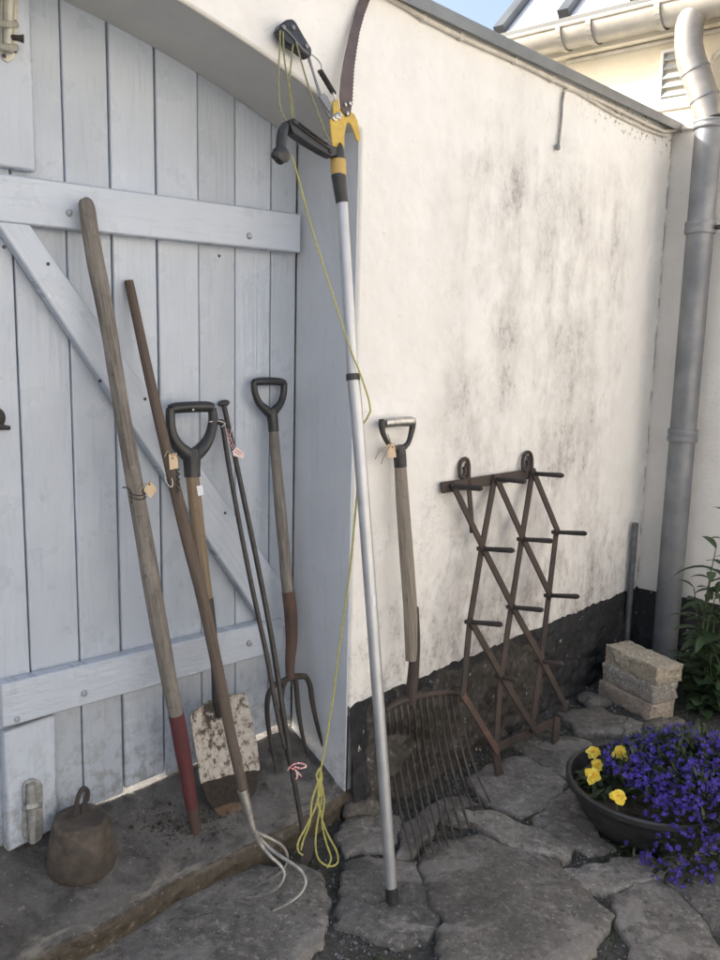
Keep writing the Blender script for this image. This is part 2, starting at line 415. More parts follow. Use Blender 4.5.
def m_thr():
    t = NT('worn threshold'); x, y = t.uvxy(); co = t.co(); cs = t.co(True, (.35, 1, 1))
    f = t.noise(co, 7, 8, .66); f2 = t.noise(co, 42, 8, .7); st = t.noise(cs, 30, 7, .7)
    topc = t.mix(t.ramp(f, (.36, 0.0), (.64, 1.0)), (.068, .066, .064), (.165, .16, .15)); topc = t.mix(t.ramp(t.noise(co, 13, 6, .7), (.5, 0.0), (.62, .75)), topc, (.045, .043, .042))
    ris = t.mix(t.ramp(f2, (.36, 0.0), (.64, 1.0)), (.045, .036, .026), (.11, .092, .066))
    m = t.math('GREATER_THAN', t.math('ADD', t.maprange(y, .035, .09), t.math('MULTIPLY', t.math('SUBTRACT', f2, .5), .9)), .5)
    col = t.mix(m, ris, topc)
    nos = t.math('MULTIPLY', t.maprange(y, .04, .07), t.maprange(y, .12, .085)); nos = t.math('MULTIPLY', nos, t.ramp(st, (.5, 0.0), (.6, 1.0)))
    col = t.mix(t.math('MULTIPLY', nos, .75), col, (.24, .225, .19))
    sc_ = t.ramp(f2, (.6, 0.0), (.66, 1.0)); col = t.mix(t.math('MULTIPLY', sc_, .5), col, (.3, .29, .27))
    pk_ = t.ramp(t.noise(co, 150, 3, .6), (.66, 0.0), (.7, 1.0)); col = t.mix(t.math('MULTIPLY', pk_, .6), col, (.35, .34, .32))
    nb = t.bump(f2, .8, .01); nb = t.bump(t.noise(co, 120, 6, .7), .6, .003, nb)
    return t.done(col, t.maprange(f2, .3, .7, .55, .85), nb)
M['step'] = m_thr()
M['soil'] = m_stone('dark soil and grit', [(.036, .035, .033), (.075, .073, .07), (.036, .046, .027)], 14, .85, 1.0)
M['gravel'] = m_leaf('blue grey gravel', (.035, .037, .042), (.3, .3, .31), .8)
M['crumb'] = simple('soil crumbs', (.02, .016, .013), (.05, .04, .03), 40)
M['zinc'] = simple('zinc sheet', (.43, .41, .37), (.35, .34, .31), 14, .5, .35, .15, .001, rvar=.1)
M['elbow'] = simple('weathered grey elbow', (.2, .2, .2), (.28, .275, .265), 12, .45, .45, .2, .001, rvar=.1)
M['stub'] = simple('dull steel pipe', (.09, .1, .11), (.16, .17, .185), 30, .5, .5, .3)
M['zinc_dull'] = simple('weathered zinc', (.155, .165, .182), (.23, .24, .255), 9, .5, .45, .2, .001, rvar=.12)
M['cap'] = simple('grey metal capping', (.15, .165, .18), (.2, .215, .23), 8, .5, .4, .15, .001)
M['roof'] = simple('pale roof sheet', (.62, .66, .7), (.7, .73, .76), 3, .45, 0, .1)
M['rib'] = simple('dark roof rib', (.05, .06, .07), (.08, .09, .1), 10, .5)
M['cable'] = simple('painted cable', (.66, .63, .57), (.5, .47, .42), 30, .6)
M['cable_dark'] = simple('grey cable', (.19, .19, .19), (.3, .3, .29), 30, .6)
M['vent'] = simple('white vent paint', (.7, .7, .68), (.6, .6, .58), 20, .5)
M['vent_dark'] = simple('grey vent slat', (.25, .28, .3), (.33, .36, .38), 20, .5)
M['wood_grey'] = wood('weathered grey wood', (.085, .076, .066), (.23, .21, .185), (.29, .27, .24))
M['wood_tan'] = wood('worn tan wood', (.15, .108, .068), (.33, .25, .165), (.19, .155, .12), cracks=.4)
M['wood_brown'] = wood('brown worn wood', (.075, .056, .042), (.14, .103, .077), (.1, .085, .073), cracks=.3)
M['wood_pale'] = wood('pale grey brown wood', (.17, .145, .115), (.31, .275, .225), (.2, .18, .155), cracks=.3)
M['red'] = m_bar()
M['rust'] = rusty('dark rust')
M['rust_red'] = rusty('red brown rust', (.08, .048, .038), (.13, .075, .055), (.05, .037, .033))
M['rust_dk'] = rusty('near black iron', (.03, .027, .026), (.06, .05, .045), (.018, .017, .017))
M['rust_tine'] = rusty('worn rusty tine', (.05, .042, .037), (.115, .095, .08), (.033, .029, .027), 60)
M['iron_weight'] = rusty('earthy cast iron', (.05, .04, .032), (.15, .125, .1), (.03, .026, .023), 38, .8, 1.0)
M['black_plastic'] = simple('black plastic', (.018, .019, .021), (.034, .036, .04), 25, .42, 0, .15, rvar=.1)
M['black_paint'] = simple('black painted steel', (.02, .02, .022), (.05, .045, .042), 60, .5, 0, .3)
M['alu'] = simple('brushed aluminium pole', (.5, .515, .54), (.42, .435, .46), 12, .42, .7, .12, .0006, 90)
M['silver'] = simple('bare steel', (.55, .55, .54), (.38, .37, .35), 60, .38, .85, .2, rvar=.1)
M['tine'] = simple('galvanised tine', (.42, .42, .4), (.26, .25, .23), 60, .45, .6, .2)
M['yellow'] = simple('yellow paint', (.6, .41, .06), (.48, .32, .06), 60, .45, 0, .15)
M['tan'] = simple('ochre plastic sleeve', (.52, .35, .1), (.45, .3, .1), 40, .5, 0, .1)
M['blade'] = m_blade()
M['saw'] = simple('brown saw steel', (.085, .062, .058), (.125, .09, .082), 30, .42, .35, .15)
M['rope'] = simple('yellow green cord', (.34, .33, .09), (.46, .44, .17), 200, .8, 0, .6)
M['rope_dark'] = simple('olive cord', (.17, .17, .09), (.3, .29, .15), 200, .8, 0, .6)
M['card'] = simple('tan card', (.55, .42, .28), (.62, .49, .34), 60, .8)
M['card_pink'] = simple('pale pink card', (.72, .55, .52), (.78, .66, .62), 60, .8)
M['string'] = simple('brown string', (.3, .23, .14), (.4, .32, .2), 200, .9)
M['ribbon'] = simple('red and white twine', (.75, .7, .68), (.55, .06, .08), 260, .8, lo=.47, hi=.53)
M['white'] = simple('white sticker', (.75, .76, .8), (.68, .7, .75), 40, .5)
M['red_ink'] = simple('dark red print', (.2, .04, .05), (.25, .06, .07), 40, .7)
M['ink'] = simple('dark print', (.06, .07, .09), (.1, .11, .13), 40, .6)
M['cream_metal'] = simple('cream painted metal', (.55, .54, .47), (.4, .39, .34), 60, .42, .3, .2)
M['lichen'] = simple('lichen stained metal', (.22, .225, .22), (.4, .41, .4), 70, .6, .3, .6)
M['screw'] = simple('painted bolt head', (.42, .46, .52), (.25, .26, .28), 120, .5, .2)
M['nail'] = simple('dark nail', (.03, .03, .035), (.07, .06, .06), 120, .6)
M['brick'] = m_stone('yellow grey brick', [(.4, .35, .265), (.52, .465, .365), (.33, .295, .24)], 14, .85, .9)
M['brick_grey'] = m_stone('mortared grey brick', [(.34, .315, .28), (.48, .455, .41), (.27, .25, .225)], 16, .85, 1.0)
M['brick_pink'] = m_stone('pinkish brick', [(.38, .31, .25), (.49, .42, .35), (.3, .26, .22)], 14, .85, .9)
M['pot'] = simple('black plastic pot', (.018, .019, .021), (.03, .031, .033), 18, .45, 0, .1, rvar=.08)
M['leaf'] = m_leaf('dark leaf', (.028, .06, .026), (.08, .125, .058))
M['leaf_low'] = m_leaf('low foliage', (.018, .035, .014), (.05, .075, .03))
M['moss'] = m_leaf('moss', (.02, .035, .012), (.06, .08, .025), .8)
M['stem'] = simple('green stem', (.05, .075, .03), (.08, .1, .04), 40)
M['blue'] = m_leaf('violet blue petals', (.018, .01, .13), (.09, .055, .47), .7)
M['petal'] = m_leaf('yellow petals', (.82, .58, .03), (.88, .76, .14), .6)
M['petal_c'] = simple('orange flower centre', (.65, .3, .02), (.75, .4, .03), 90, .7)

# ------------------------------------------------------------ SETTING
def ring_stone(mb, out, z0=.01, amp=.006, grow=False):
    c = sum(out, V(0, 0, 0)) / len(out); gr_ = .015 if grow else 0
    out = [p + (p - c).normalized() * gr_ for p in out]
    pts = []
    for i in range(len(out)):                             # resample with wobble
        a, b = out[i], out[(i + 1) % len(out)]
        k = max(2, int((b - a).length / .018))
        for j in range(k):
            p = a.lerp(b, j / k)
            p += V(nz(p * 15 + V(3, 1, 0)), nz(p * 15 + V(7, 9, 4)), 0) * .02 + V(nz(p * 32), nz(p * 32 + V(5, 5, 5)), 0) * .017 + V(nz(p * 90), nz(p * 90 + V(5, 5, 5)), 0) * .007
            pts.append(p)
    for it in range(1):
        pts = [pts[i - 1] * .05 + pts[i] * .9 + pts[(i + 1) % len(pts)] * .05 for i in range(len(pts))]
    tx, ty = random.uniform(-.025, .025), random.uniform(-.025, .025); n = len(pts); i0 = len(mb.v)
    size = sum((p - c).length for p in pts) / n
    hh = random.uniform(-.004, .006)
    ins = [(0, -.03), (.0015, -.001), (.004, .006), (.012, .0095)]
    rings = [(max(.3, 1 - d / size), z) for d, z in ins] + [(q, .0105) for q in (.72, .55, .38, .2)]
    for (sc, z) in rings:
        for p in pts:
            q = c + (p - c) * sc; q.z = z0 + z + hh
            q.z += amp * (nz(q * 9) + .8 * nz(q * 26) + .6 * nz(q * 60)) + (q.x - c.x) * tx + (q.y - c.y) * ty
            mb.v.append(q)
    mb.v.append(V(c.x, c.y, z0 + .0105 + hh + amp * nz(c * 9)))
    for r in range(len(rings) - 1):
        for k in range(n):
            m = (k + 1) % n
            f = (i0 + r * n + k, i0 + r * n + m, i0 + (r + 1) * n + m, i0 + (r + 1) * n + k)
            mb.f.append(f); mb.u.append([(mb.v[q].x, mb.v[q].y) for q in f])
    last = i0 + (len(rings) - 1) * n
    for k in range(n):
        f = (last + k, last + (k + 1) % n, i0 + len(rings) * n); mb.f.append(f); mb.u.append([(mb.v[q].x, mb.v[q].y) for q in f])

A3 = lambda l: [ground(360 + x / 2, 480 + y / 2) for x, y in l]
A2 = lambda l: [ground(x / 2, 480 + y / 2) for x, y in l]
polys = [
    A3([(125, 768), (178, 730), (236, 722), (300, 758), (388, 775), (440, 830), (500, 890), (470, 935), (400, 1010), (175, 1010), (160, 890)]),
    A3([(-35, 782), (25, 772), (110, 780), (140, 850), (145, 910), (100, 945), (40, 935), (-30, 900)]),
    A3([(215, 610), (285, 568), (350, 565), (405, 605), (395, 635), (325, 675), (255, 655)]),
    A3([(300, 535), (360, 515), (430, 520), (462, 535), (445, 570), (412, 598), (345, 570)]),
    A3([(360, 670), (420, 632), (455, 680), (495, 742), (455, 752), (400, 722), (362, 695)]),
    A3([(170, 690), (245, 680), (330, 705), (425, 745), (400, 770), (310, 752), (245, 712)]),
    A3([(395, 478), (470, 470), (525, 490), (520, 518), (440, 512)]),
    A3([(505, 848), (600, 812), (690, 905), (712, 955), (690, 1010), (560, 1000)]),
    A3([(605, 800), (720, 760), (830, 850), (800, 960), (715, 910)]),
    A3([(505, 780), (590, 770), (600, 800), (520, 835), (450, 830), (410, 790)]),
    A3([(535, 485), (575, 500), (560, 525), (525, 522)]),
    A3([(0, 660), (40, 648), (75, 690), (60, 748), (-25, 755), (-50, 720)]),
    A3([(85, 700), (150, 660), (205, 640), (235, 665), (160, 685), (120, 750), (85, 765)]),
    A2([(240, 872), (360, 832), (470, 795), (600, 778), (640, 800), (652, 850), (640, 930), (560, 1000), (400, 1030), (240, 985)]),
    A2([(-60, 1010), (90, 965), (225, 885), (222, 1030), (60, 1080), (-60, 1080)]),
    A3([(600, 690), (720, 640), (790, 700), (720, 750), (610, 790)]),
    A3([(570, 540), (680, 520), (720, 600), (690, 640), (600, 670), (560, 600)]),
]
pv = MB()
for p in polys: ring_stone(pv, p, grow=True)
cents = [sum(p, V(0, 0, 0)) / len(p) for p in polys]
# the rest of the yard: irregular slabs on a jittered lattice (around and behind the viewer)
def inside(P, poly):
    c = False; n = len(poly)
    for i in range(n):
        a, b = poly[i], poly[i - 1]
        if (a.y > P.y) != (b.y > P.y) and P.x < (b.x - a.x) * (P.y - a.y) / (b.y - a.y) + a.x: c = not c
    return c
seeds = []
for i in range(-9, 12):
    for j in range(-12, 3):
        q = W(-1.2 + i * .44 + (.2 if j % 2 else 0) + random.uniform(-.1, .1), -.3 + j * .4 + random.uniform(-.1, .1), 0); q.z = 0
        seeds.append(q)
def voro(seed):
    poly = [seed + V(a, b, 0) for a, b in ((-.6, -.6), (.6, -.6), (.6, .6), (-.6, .6))]
    for o in seeds:
        d = o - seed
        if d.length < 1e-6 or d.length > 1.3: continue
        mid = seed + d * .5 - d.normalized() * .014; out = []
        for k in range(len(poly)):
            a, b = poly[k], poly[(k + 1) % len(poly)]
            da, db = (a - mid).dot(d), (b - mid).dot(d)
            if da <= 0: out.append(a)
            if (da <= 0) != (db <= 0): out.append(a.lerp(b, da / (da - db)))
        poly = out
        if len(poly) < 3: return None
    return poly
CAMXY = V(0, 0, 0)
for q in seeds:
    s_, o_, _ = sW(q)
    if o_ > -.1 or sG(q)[1] > -.3: continue
    poly = voro(q)
    if not poly: continue
    # keep clear of the traced stones in view
    clash = False
    for p in poly + [q] + [q.lerp(v, .5) for v in poly]:
        if any(inside(p, t) for t in polys): clash = True
    for t in polys:
        for p in t:
            if inside(p, poly): clash = True
    if clash or any(sW(p)[1] > -.03 for p in poly): continue
    ring_stone(pv, poly)
struct('stone_paving', pv, M['stone'], sharp=60)

# ground sheet out to the horizon (finer near the viewer)
g = MB(); g.box(V(-60, -60, -.5), V(120, 0, 0), V(0, 120, 0), V(0, 0, .5 + .004))
struct('ground', g, M['soil'])
# grit between the stones: uncountable
gv = MB()
for i in range(9000):
    s_ = random.uniform(-2.3, .0); o_ = random.uniform(-.95, .02)
    P = W(s_, o_, 0)
    if any(inside(P, t) for t in polys): continue
    if nz(P * 3.5) < -.12 and random.random() < .75: continue
    r = random.uniform(.0018, .0052) * (1.6 if random.random() < .08 else 1)
    a = random.random() * 6.28
    c = P + V(0, 0, .004 + r * .4); i0 = len(gv.v)
    for d in ((1, 0, -.3), (-.5, .8, -.2), (-.6, -.7, -.3), (.1, .1, .8), (.7, .6, .2)):
        gv.v.append(c + V(d[0] * math.cos(a) - d[1] * math.sin(a), d[0] * math.sin(a) + d[1] * math.cos(a), d[2]) * r * random.uniform(.7, 1.3))
    for f in ((0, 4, 3), (4, 1, 3), (1, 2, 3), (2, 0, 3)): gv.f.append(tuple(i0 + k for k in f)); gv.u.append([(0, 0)] * 3)
tag(build('gravel', gv, M['gravel']), 'blue grey grit and gravel lying in the joints between flagstones', 'gravel', kind='stuff')

ms = MB()
for i in range(26000):
    s_ = random.uniform(-2.3, .0); o_ = random.uniform(-.95, .03)
    P = W(s_, o_, 0)
    if nz(P * 4.2 + V(11, 2, 0)) < .12 or any(inside(P, t) for t in polys): continue
    a = random.random() * 6.28; L_ = random.uniform(.004, .011); d = V(math.cos(a), math.sin(a), random.uniform(.4, 1.6)).normalized(); sd_ = d.cross(UP).normalized() * L_ * .2
    b_ = P + UP * .004
    ms.quad(b_ - sd_, b_ + sd_, b_ + d * L_ + sd_ * .4, b_ + d * L_ - sd_ * .4)
tag(build('moss', ms, M['moss']), 'dark green moss growing in the joints between the flagstones', 'moss', kind='stuff')

# worn threshold in front of the gate
def ftop(u, v):
    s_ = -3.45 + u * 1.93
    prof = [(-.004, -.06), (-.012, .02), (-.02, .05), (-.016, .068), (.0, .078), (.05, .101), (.105, .126), (.16, .152), (.21, .175), (.26, .168), (.6, .16)]
    k = v * (len(prof) - 1); i = min(int(k), len(prof) - 2); t = k - i
    o_ = prof[i][0] * (1 - t) + prof[i + 1][0] * t; z = prof[i][1] * (1 - t) + prof[i + 1][1] * t
    P = W(s_, o_, z)
    big = nz(P * 4.5) * .014 + nz(P * 13) * .007 + nz(P * 40) * .0035
    lip = 1.0 if v < .45 else .35
    P -= nW * big * lip * 1.6; P += UP * big * .4
    if s_ > -1.62: P += nW * .01
    return P, (s_, o_ + z)
struct('threshold_step', MB().grid(ftop, 260, 70), M['step'], sharp=80)

# ---- white garden wall with the arched opening
wall = thing('garden_wall', 'tall white limewashed wall with mould stains, tarred plinth and grey metal capping', 'wall', W(-1, .1, 0))
SJ, SL, ZT = -1.595, -3.405, 1.985
def arch(s_): return 1.845 - (s_ + 2.5) ** 2 / 4.8
N = 28
arc = [(SJ + (SL - SJ) * k / N) for k in range(N + 1)]
def wallpart(o0, o1, sj, sl, fz):
    mb = MB(); arcs = [(sj + (sl - sj) * k / N) for k in range(N + 1)]
    pts = [(0.0, .27), (0.0, ZT)] + [(-5.5, ZT), (-5.5, .27), (sl, .27)] + [(x, fz(x)) for x in arcs[::-1]] + [(sj, .27)]
    P = [W(a, o0, b) for a, b in pts]
    mb.prism(P, nW * (o1 - o0))
    mb.u = [[((v - K).dot(dW), v.z) for v in (mb.v[k] for k in f)] for f in mb.f]
    return mb
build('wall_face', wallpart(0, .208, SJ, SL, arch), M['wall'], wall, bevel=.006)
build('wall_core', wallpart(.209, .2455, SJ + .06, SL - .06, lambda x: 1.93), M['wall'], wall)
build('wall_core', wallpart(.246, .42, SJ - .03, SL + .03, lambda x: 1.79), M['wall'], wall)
# painted lining of the opening
jb = MB(); jb.wbox(SJ - .004, SJ + .02, .006, .2085, .06, arch(SJ) + .002); jb.u = [[(uv[0], uv[1]) for uv in f] for f in jb.u]
build('jamb_lining', jb, M['jamb'], wall)
sf = MB()
def fs(u, v):
    s_ = SJ - .0045 + (SL - SJ) * u
    return W(s_, .005 + .2035 * v, arch(s_) - .003), (s_, v * .2)
sf.grid(fs, 60, 2); build('arch_soffit', sf, M['soffit'], wall)
# plinth
def fpl(s0, s1, vert=False):
    def fn(u, v):
        s_ = s0 + (s1 - s0) * u; z = -.06 + .362 * v
        low = max(0, 1 - max(z, 0) / .3)
        mid = math.exp(-((s_ + 1.25) / .35) ** 2)
        o_ = .002 - .012 * low - .03 * low ** 1.5 * mid
        P = W(s_, o_, z)
        amp = .012 + .02 * low
        d = nz(P * 7) * amp * 1.3 + abs(nz(P * 16)) * amp * 1.1 + nz(P * 34) * amp * .4 + nz(P * 70) * .004
        d *= min(1, (0.302 - z) / .03 + .15)
        if s_ - s0 < .03: d *= .3
        return P - nW * (abs(d) * .8 + .002) + UP * (nz(P * 9) * .005 + nz(P * 30) * .006 + nz(P * 70) * .004) * max(0, (z - .2) / .1), (s_, z)
    return fn
pb = MB(); pb.grid(fpl(SJ + .002, .02), 320, 70)
pb.quad(W(SJ + .0005, .0, -.05), W(SJ + .0005, .05, -.05), W(SJ + .0005, .05, .3), W(SJ + .0005, .0, .3))
pb.u[-1] = [(SJ, 0), (SJ, 0), (SJ, .3), (SJ, .3)]
pb.wbox(SJ + .001, 0, .03, .42, -.05, .269); pb.wbox(-5.5, SL, -.004, .42, -.05, .3)
build('plinth', pb, M['plinth'], wall, sharp=70)
cpm = MB(); cpm.wbox(-5.5, .0, -.03, -.026, 1.963, 1.994); cpm.wbox(-5.5, .0, -.0255, .45, 1.988, 1.993)
build('metal_capping', cpm, M['cap'], wall, bevel=.002)
# cables clipped along the top
def wire_px(pts, off, r, fn=onW): return [fn(x, y, off) for x, y in pts], r
c1 = thing('cable', 'pale painted cable clipped along the wall top under the metal capping', 'cable', onW(560, 79, -.006))
top = [onW(x, y + 3.6, -.009) for x, y in ((360, -22), (404, 2), (423, 14), (460, 33), (515, 57), (560, 79), (612, 103), (650, 122), (664, 128))] 
top += [onG(x, y, -.008) for x, y in ((679, 129), (697, 126.5), (722, 122))]
build('cable_run', MB().tube(top, .0065, 8), M['cable'], c1)
for x, y in ((423, 14), (460, 33), (515, 57), (552, 75.5), (588, 92), (618, 106.5), (645, 119)):
    P = onW(x, y + 3.6, -.009); build('clip', MB().box(P - dW * .006 - UP * .009 - nW * .0065, dW * .012, nW * .014, UP * .018), M['cable'], c1, bevel=.002)
c2 = thing('cable', 'thin grey cable branching off below the clipped one, its free end hanging down the wall', 'cable', onW(565, 86, -.006))
low = [onW(x, y + 3, -.007) for x, y in ((558, 146), (559, 136), (561, 118), (562, 100), (563.5, 90), (568, 85.5), (576, 88), (612, 110), (645, 126), (662, 132), (668, 132))]
build('cable_run', MB().tube(low[4:], .0048, 8), M['cable'], c2)
build('hanging_end', MB().tube(low[:5], .004, 8), M['cable_dark'], c2)
pl = MB().lathe(onW(558, 147.5, -.012), [(.004, .011), (.0065, .005), (.007, -.003), (.004, -.008)], 12); build('cable_stub', pl, M['cable_dark'], c2)

# ---- house at right angles
house = thing('house', 'white and cream house side wall with eaves, gutter and zinc downpipe', 'house', Gp(0, .2, 0))
def guv(mb): mb.u = [[((v - K).dot(dG), v.z) for v in (mb.v[k] for k in f)] for f in mb.f]; return mb
zl = sG(onG(690, 104))[2]; zc = sG(onG(660, 42))[2]; 
gut = hit(622, 24, K - nG * .09, nG); zg = gut.z
GF = sG(hit(497, 34, K - nG * .09, nG))[0]
print('ledge', zl, 'conduit', zc, 'gutter', zg, 'far end', GF)
build('lower_wall', guv(MB().gbox(-3.2, GF, 0, .3, .28, zl - .012)), M['house_low'], house)
build('upper_wall', guv(MB().gbox(-3.2, GF, .012, .3, zl - .012, zg - .02)), M['house_up'], house)
build('ledge', guv(MB().gbox(-3.2, GF, -.012, .1, zl - .012 + .001, zl + .012)), M['house_up'], house, bevel=.004)
build('eaves_board', guv(MB().gbox(-3.2, GF, -.03, .0115, zc + .01, zg + .02)), M['house_up'], house, bevel=.004)
def fgp(u, v):
    g_ = -3.2 + 3.25 * u; z = -.06 + .355 * v; low = max(0, 1 - max(z, 0) / .3)
    P = Gp(g_, -.004 - .01 * low, z); d = abs(nz(P * 8)) * .02 * low + nz(P * 40) * .003 * min(1, (.3 - z) / .03)
    return P - nG * abs(d), (-.1, z)
build('plinth', MB().grid(fgp, 160, 30), M['plinth'], house, sharp=70)
# roof
rd = (nG + UP * .95).normalized(); rn = rd.cross(dG).normalized()
if rn.z < 0: rn = -rn
rf = MB(); o = Gp(-3.2, -.1, zg + .045); rf.box(o, dG * (GF + 3.2), rd * 3.2, rn * .02); build('roof', rf, M['roof'], house)
rb = []
for k in range(15):
    a = Gp(GF - .03 - k * .27, -.1, zg + .045) + rn * .0205
    build('roof_rib', MB().box(a - dG * .022, dG * .044, rd * 3.2, rn * .03), M['rib'], house)
# gutter
def fgu(u, v):
    a = math.pi * (1 + v); r = .062
    return Gp(-3.2 + (GF + 3.25) * u, -.09 + r * math.cos(a), zg + .018 + r * math.sin(a)), (u * 3, v * .2)
gu = MB().grid(fgu, 1, 20); gu.tube([Gp(-3.2, -.152, zg + .02), Gp(GF + .05, -.152, zg + .02)], .008, 8)
gt = build('gutter', gu, M['zinc'], house)
for x, y in ((566, 38), (596, 29), (664, 13)):
    gg = sG(hit(x, y, K - nG * .09, nG))[0]
    ar = [Gp(gg, -.09 + .066 * math.cos(math.pi * (1 + k / 12)), zg + .018 + .066 * math.sin(math.pi * (1 + k / 12))) for k in range(13)]
    cl = MB(); 
    for k in range(12):
        cl.box(ar[k] - dG * .009, dG * .018, ar[k + 1] - ar[k], (ar[k] - Gp(gg, -.09, zg + .018)).normalized() * .004)
    build('gutter_collar', cl, M['zinc'], house)
# downpipe
PO = -.075
pA = sG(onG(709, 126, PO)); pg = pA[0]
print('pipe g', pg)
pp = [hit(706, -3, K - nG * .09, nG), hit(697, 8, K - nG * .094, nG), onG(691.5, 17, -.097), onG(689, 28, -.098), onG(688.5, 46, -.098), onG(691, 60, -.095), onG(699, 82, -.085), onG(706, 104, -.078), Gp(pg, PO, sG(onG(709, 120, PO))[2])]
dp = build('downpipe', MB().tube([Gp(pg, PO, pp[-1].z), Gp(pg, PO, -.02)], .045, 24), M['zinc_dull'], house)
build('pipe_elbow', MB().tube(pp, [.043, .045, .046, .046, .046, .047, .047, .047, .0465], 24), M['elbow'], house, sharp=60)
for k, q in ((5, .5), (6, .75)):
    c_ = pp[k].lerp(pp[k + 1], q); ax_ = (pp[k + 1] - pp[k]).normalized()
    build('elbow_seam', MB().lathe(c_, [(.044, -.004), (.0495, -.003), (.0495, .003), (.044, .004)], 24, ax_), M['zinc_dull'], house)
for yy, h_ in ((228, .02), (437, .022), (126, .014)):
    z = onG(700, yy, PO).z; cm = MB().lathe(Gp(pg, PO, z), [(.044, -h_), (.0505, -h_), (.0525, -h_ * .6), (.0505, -h_ * .2), (.0505, h_ * .2), (.0525, h_ * .6), (.0505, h_), (.044, h_)], 24)
    k_ = build('pipe_collar', cm, M['zinc_dull'], dp)
    if yy == 228:
        cm2 = MB().tube([Gp(pg - .03, PO, z), Gp(pg - .068, PO + .01, z)], .008, 8); cm2.tube([Gp(pg - .062, PO - .012, z), Gp(pg - .062, PO + .03, z)], .006, 8); build('collar_screw', cm2, M['rust_dk'], k_)
# conduit on the house, vent
hc = [onG(x, y, -.04) for x, y in ((560, 76), (600, 67), (660, 54), (690, 47), (730, 38))]
hc = [Gp(sG(p)[0], -.008 + .012, zc) for p in hc]
build('conduit', MB().tube(hc, .007, 8), M['cable'], house)
cc = [onG(x, y, -.0) for x, y in ((722, 50), (714, 56), (710.5, 64), (711, 85), (712, 112))]
build('conduit', MB().tube(cc, .0085, 8), M['cable'], house)
vt = MB(); q = [sG(onG(x, y, -.0)) for x, y in ((661, 58), (693, 104))]
g1, g0, z1, z0 = q[0][0], q[1][0], q[0][2] - .0, q[1][2] + .012
z0 = zl + .016; z1 = zc - .03
for a in ((g0, g1, z0, z0 + .014), (g0, g1, z1 - .012, z1), (g0, g0 + .012, z0, z1), (g1 - .012, g1, z0, z1)): vt.gbox(a[0], a[1], -.006, .014, a[2], a[3])
vv = build('vent', vt, M['vent'], house, bevel=.002)
for k in range(5):
    z = z0 + .02 + (z1 - z0 - .04) * k / 4.6
    sl = MB().box(Gp(g0 + .012, -.004, z), dG * (g1 - g0 - .024), nG * .012 + UP * .018, UP * .003 - nG * .001); build('vent_slat', sl, M['vent_dark'], vv)

# ---- unseen sunlit house, added to throw warm light back on the wall
bounce_house = thing('house', 'unseen white house added across the yard to bounce light on the garden wall', 'house', W(0, -6.2, 0))
ob = MB(); ob.wbox(-9, 4.5, -9, -6.2, 0, 4.6); build('wall', ob, M['bounce_house'], bounce_house)
orf = MB(); orf.prism([W(-9.3, -5.9, 4.55), W(-9.3, -7.6, 6.2), W(-9.3, -9.3, 4.55)], dW * 14.1); build('roof', orf, M['rib'], bounce_house)
for a in (-7.2, -4.6, -2, .6, 3.2):
    fr = build('window', MB().wbox(a - .5, a + .5, -6.21, -6.19, 1.0, 2.3), M['vent'], bounce_house); build('pane', MB().wbox(a - .44, a + .44, -6.188, -6.184, 1.06, 2.24), M['rib'], fr)

# ---- the gate
DO = .21
gate = thing('wooden_gate', 'pale blue grey plank gate with two rails and a diagonal brace under the white arch', 'gate', W(-2.0, DO, .18))
ss = [-2.412, -2.309, -2.202, -2.105, -1.998, -1.891, -1.789, -1.681, -1.6]
pk = MB(); gp = [.002, .0022, .0015, .0028, .0026, .0014, .0018, .0016]
pk2 = []
for i in range(8):
    b = (.18, .182, .184, .193, .184, .183, .192, .198)[i]; d = random.uniform(-.0015, .0015)
    pk.wbox(ss[i] + gp[i] * .9, ss[i + 1] - gp[(i + 1) % 8] * .9, DO + d, DO + .024, b, 1.92, (random.random() * 9, random.random() * 9), 2)
build('plank_panel', pk, M['door'], gate, bevel=.0025)
build('tongue_backing', MB().wbox(-2.41, -1.602, DO + .0245, DO + .034, .205, 1.915), M['gap'], gate)
def dpx(pts, off, th, name, ge=0):
    P = [onW(x, y, off) for x, y in pts]; mb = MB().prism(P, nW * th)
    e = (P[ge + 1] - P[ge]).normalized(); g_ = nW.cross(e)
    uo = (random.random() * 9, random.random() * 9)
    mb.u = [[((v - P[0]).dot(g_) + uo[0], (v - P[0]).dot(e) + uo[1]) for v in (mb.v[k] for k in f)] for f in mb.f]
    return build(name, mb, M['door'], gate, bevel=.004)
RO = DO - .031
dpx([(-12, 171), (301, 214), (301, 253), (-12, 221)], RO, .0285, 'rail')
dpx([(1, 685), (283, 618), (284, 650), (2, 729)], RO - .004, .0325, 'rail')
br = MB()
dpx([(-6, 218), (30, 223.5), (292, 595), (290, 628), (262, 622)], RO + .003, .0255, 'brace', 1)
sb1 = MB().wbox(-2.395, -2.268, DO - .022, DO - .002, onW(20, 174, DO).z + .004, 1.92, (4, 2), 2); build('stile_board', sb1, M['door'], gate, bevel=.005)
P = [onW(x, y, DO - .024) for x, y in ((4, 733), (56, 715), (58, 828), (8, 853))]
sb2 = MB().prism(P, nW * .022); sb2.u = [[((v - K).dot(dW), v.z) for v in (sb2.v[k] for k in f)] for f in sb2.f]; build('stile_board', sb2, M['door'], gate, bevel=.005)
# other leaf, left of the meeting edge
lf = MB()
for i in range(8): lf.wbox(-3.4 + i * .122, -3.4 + (i + 1) * .122 - .003, DO, DO + .024, .18, 1.92, (random.random() * 9, i), 2)
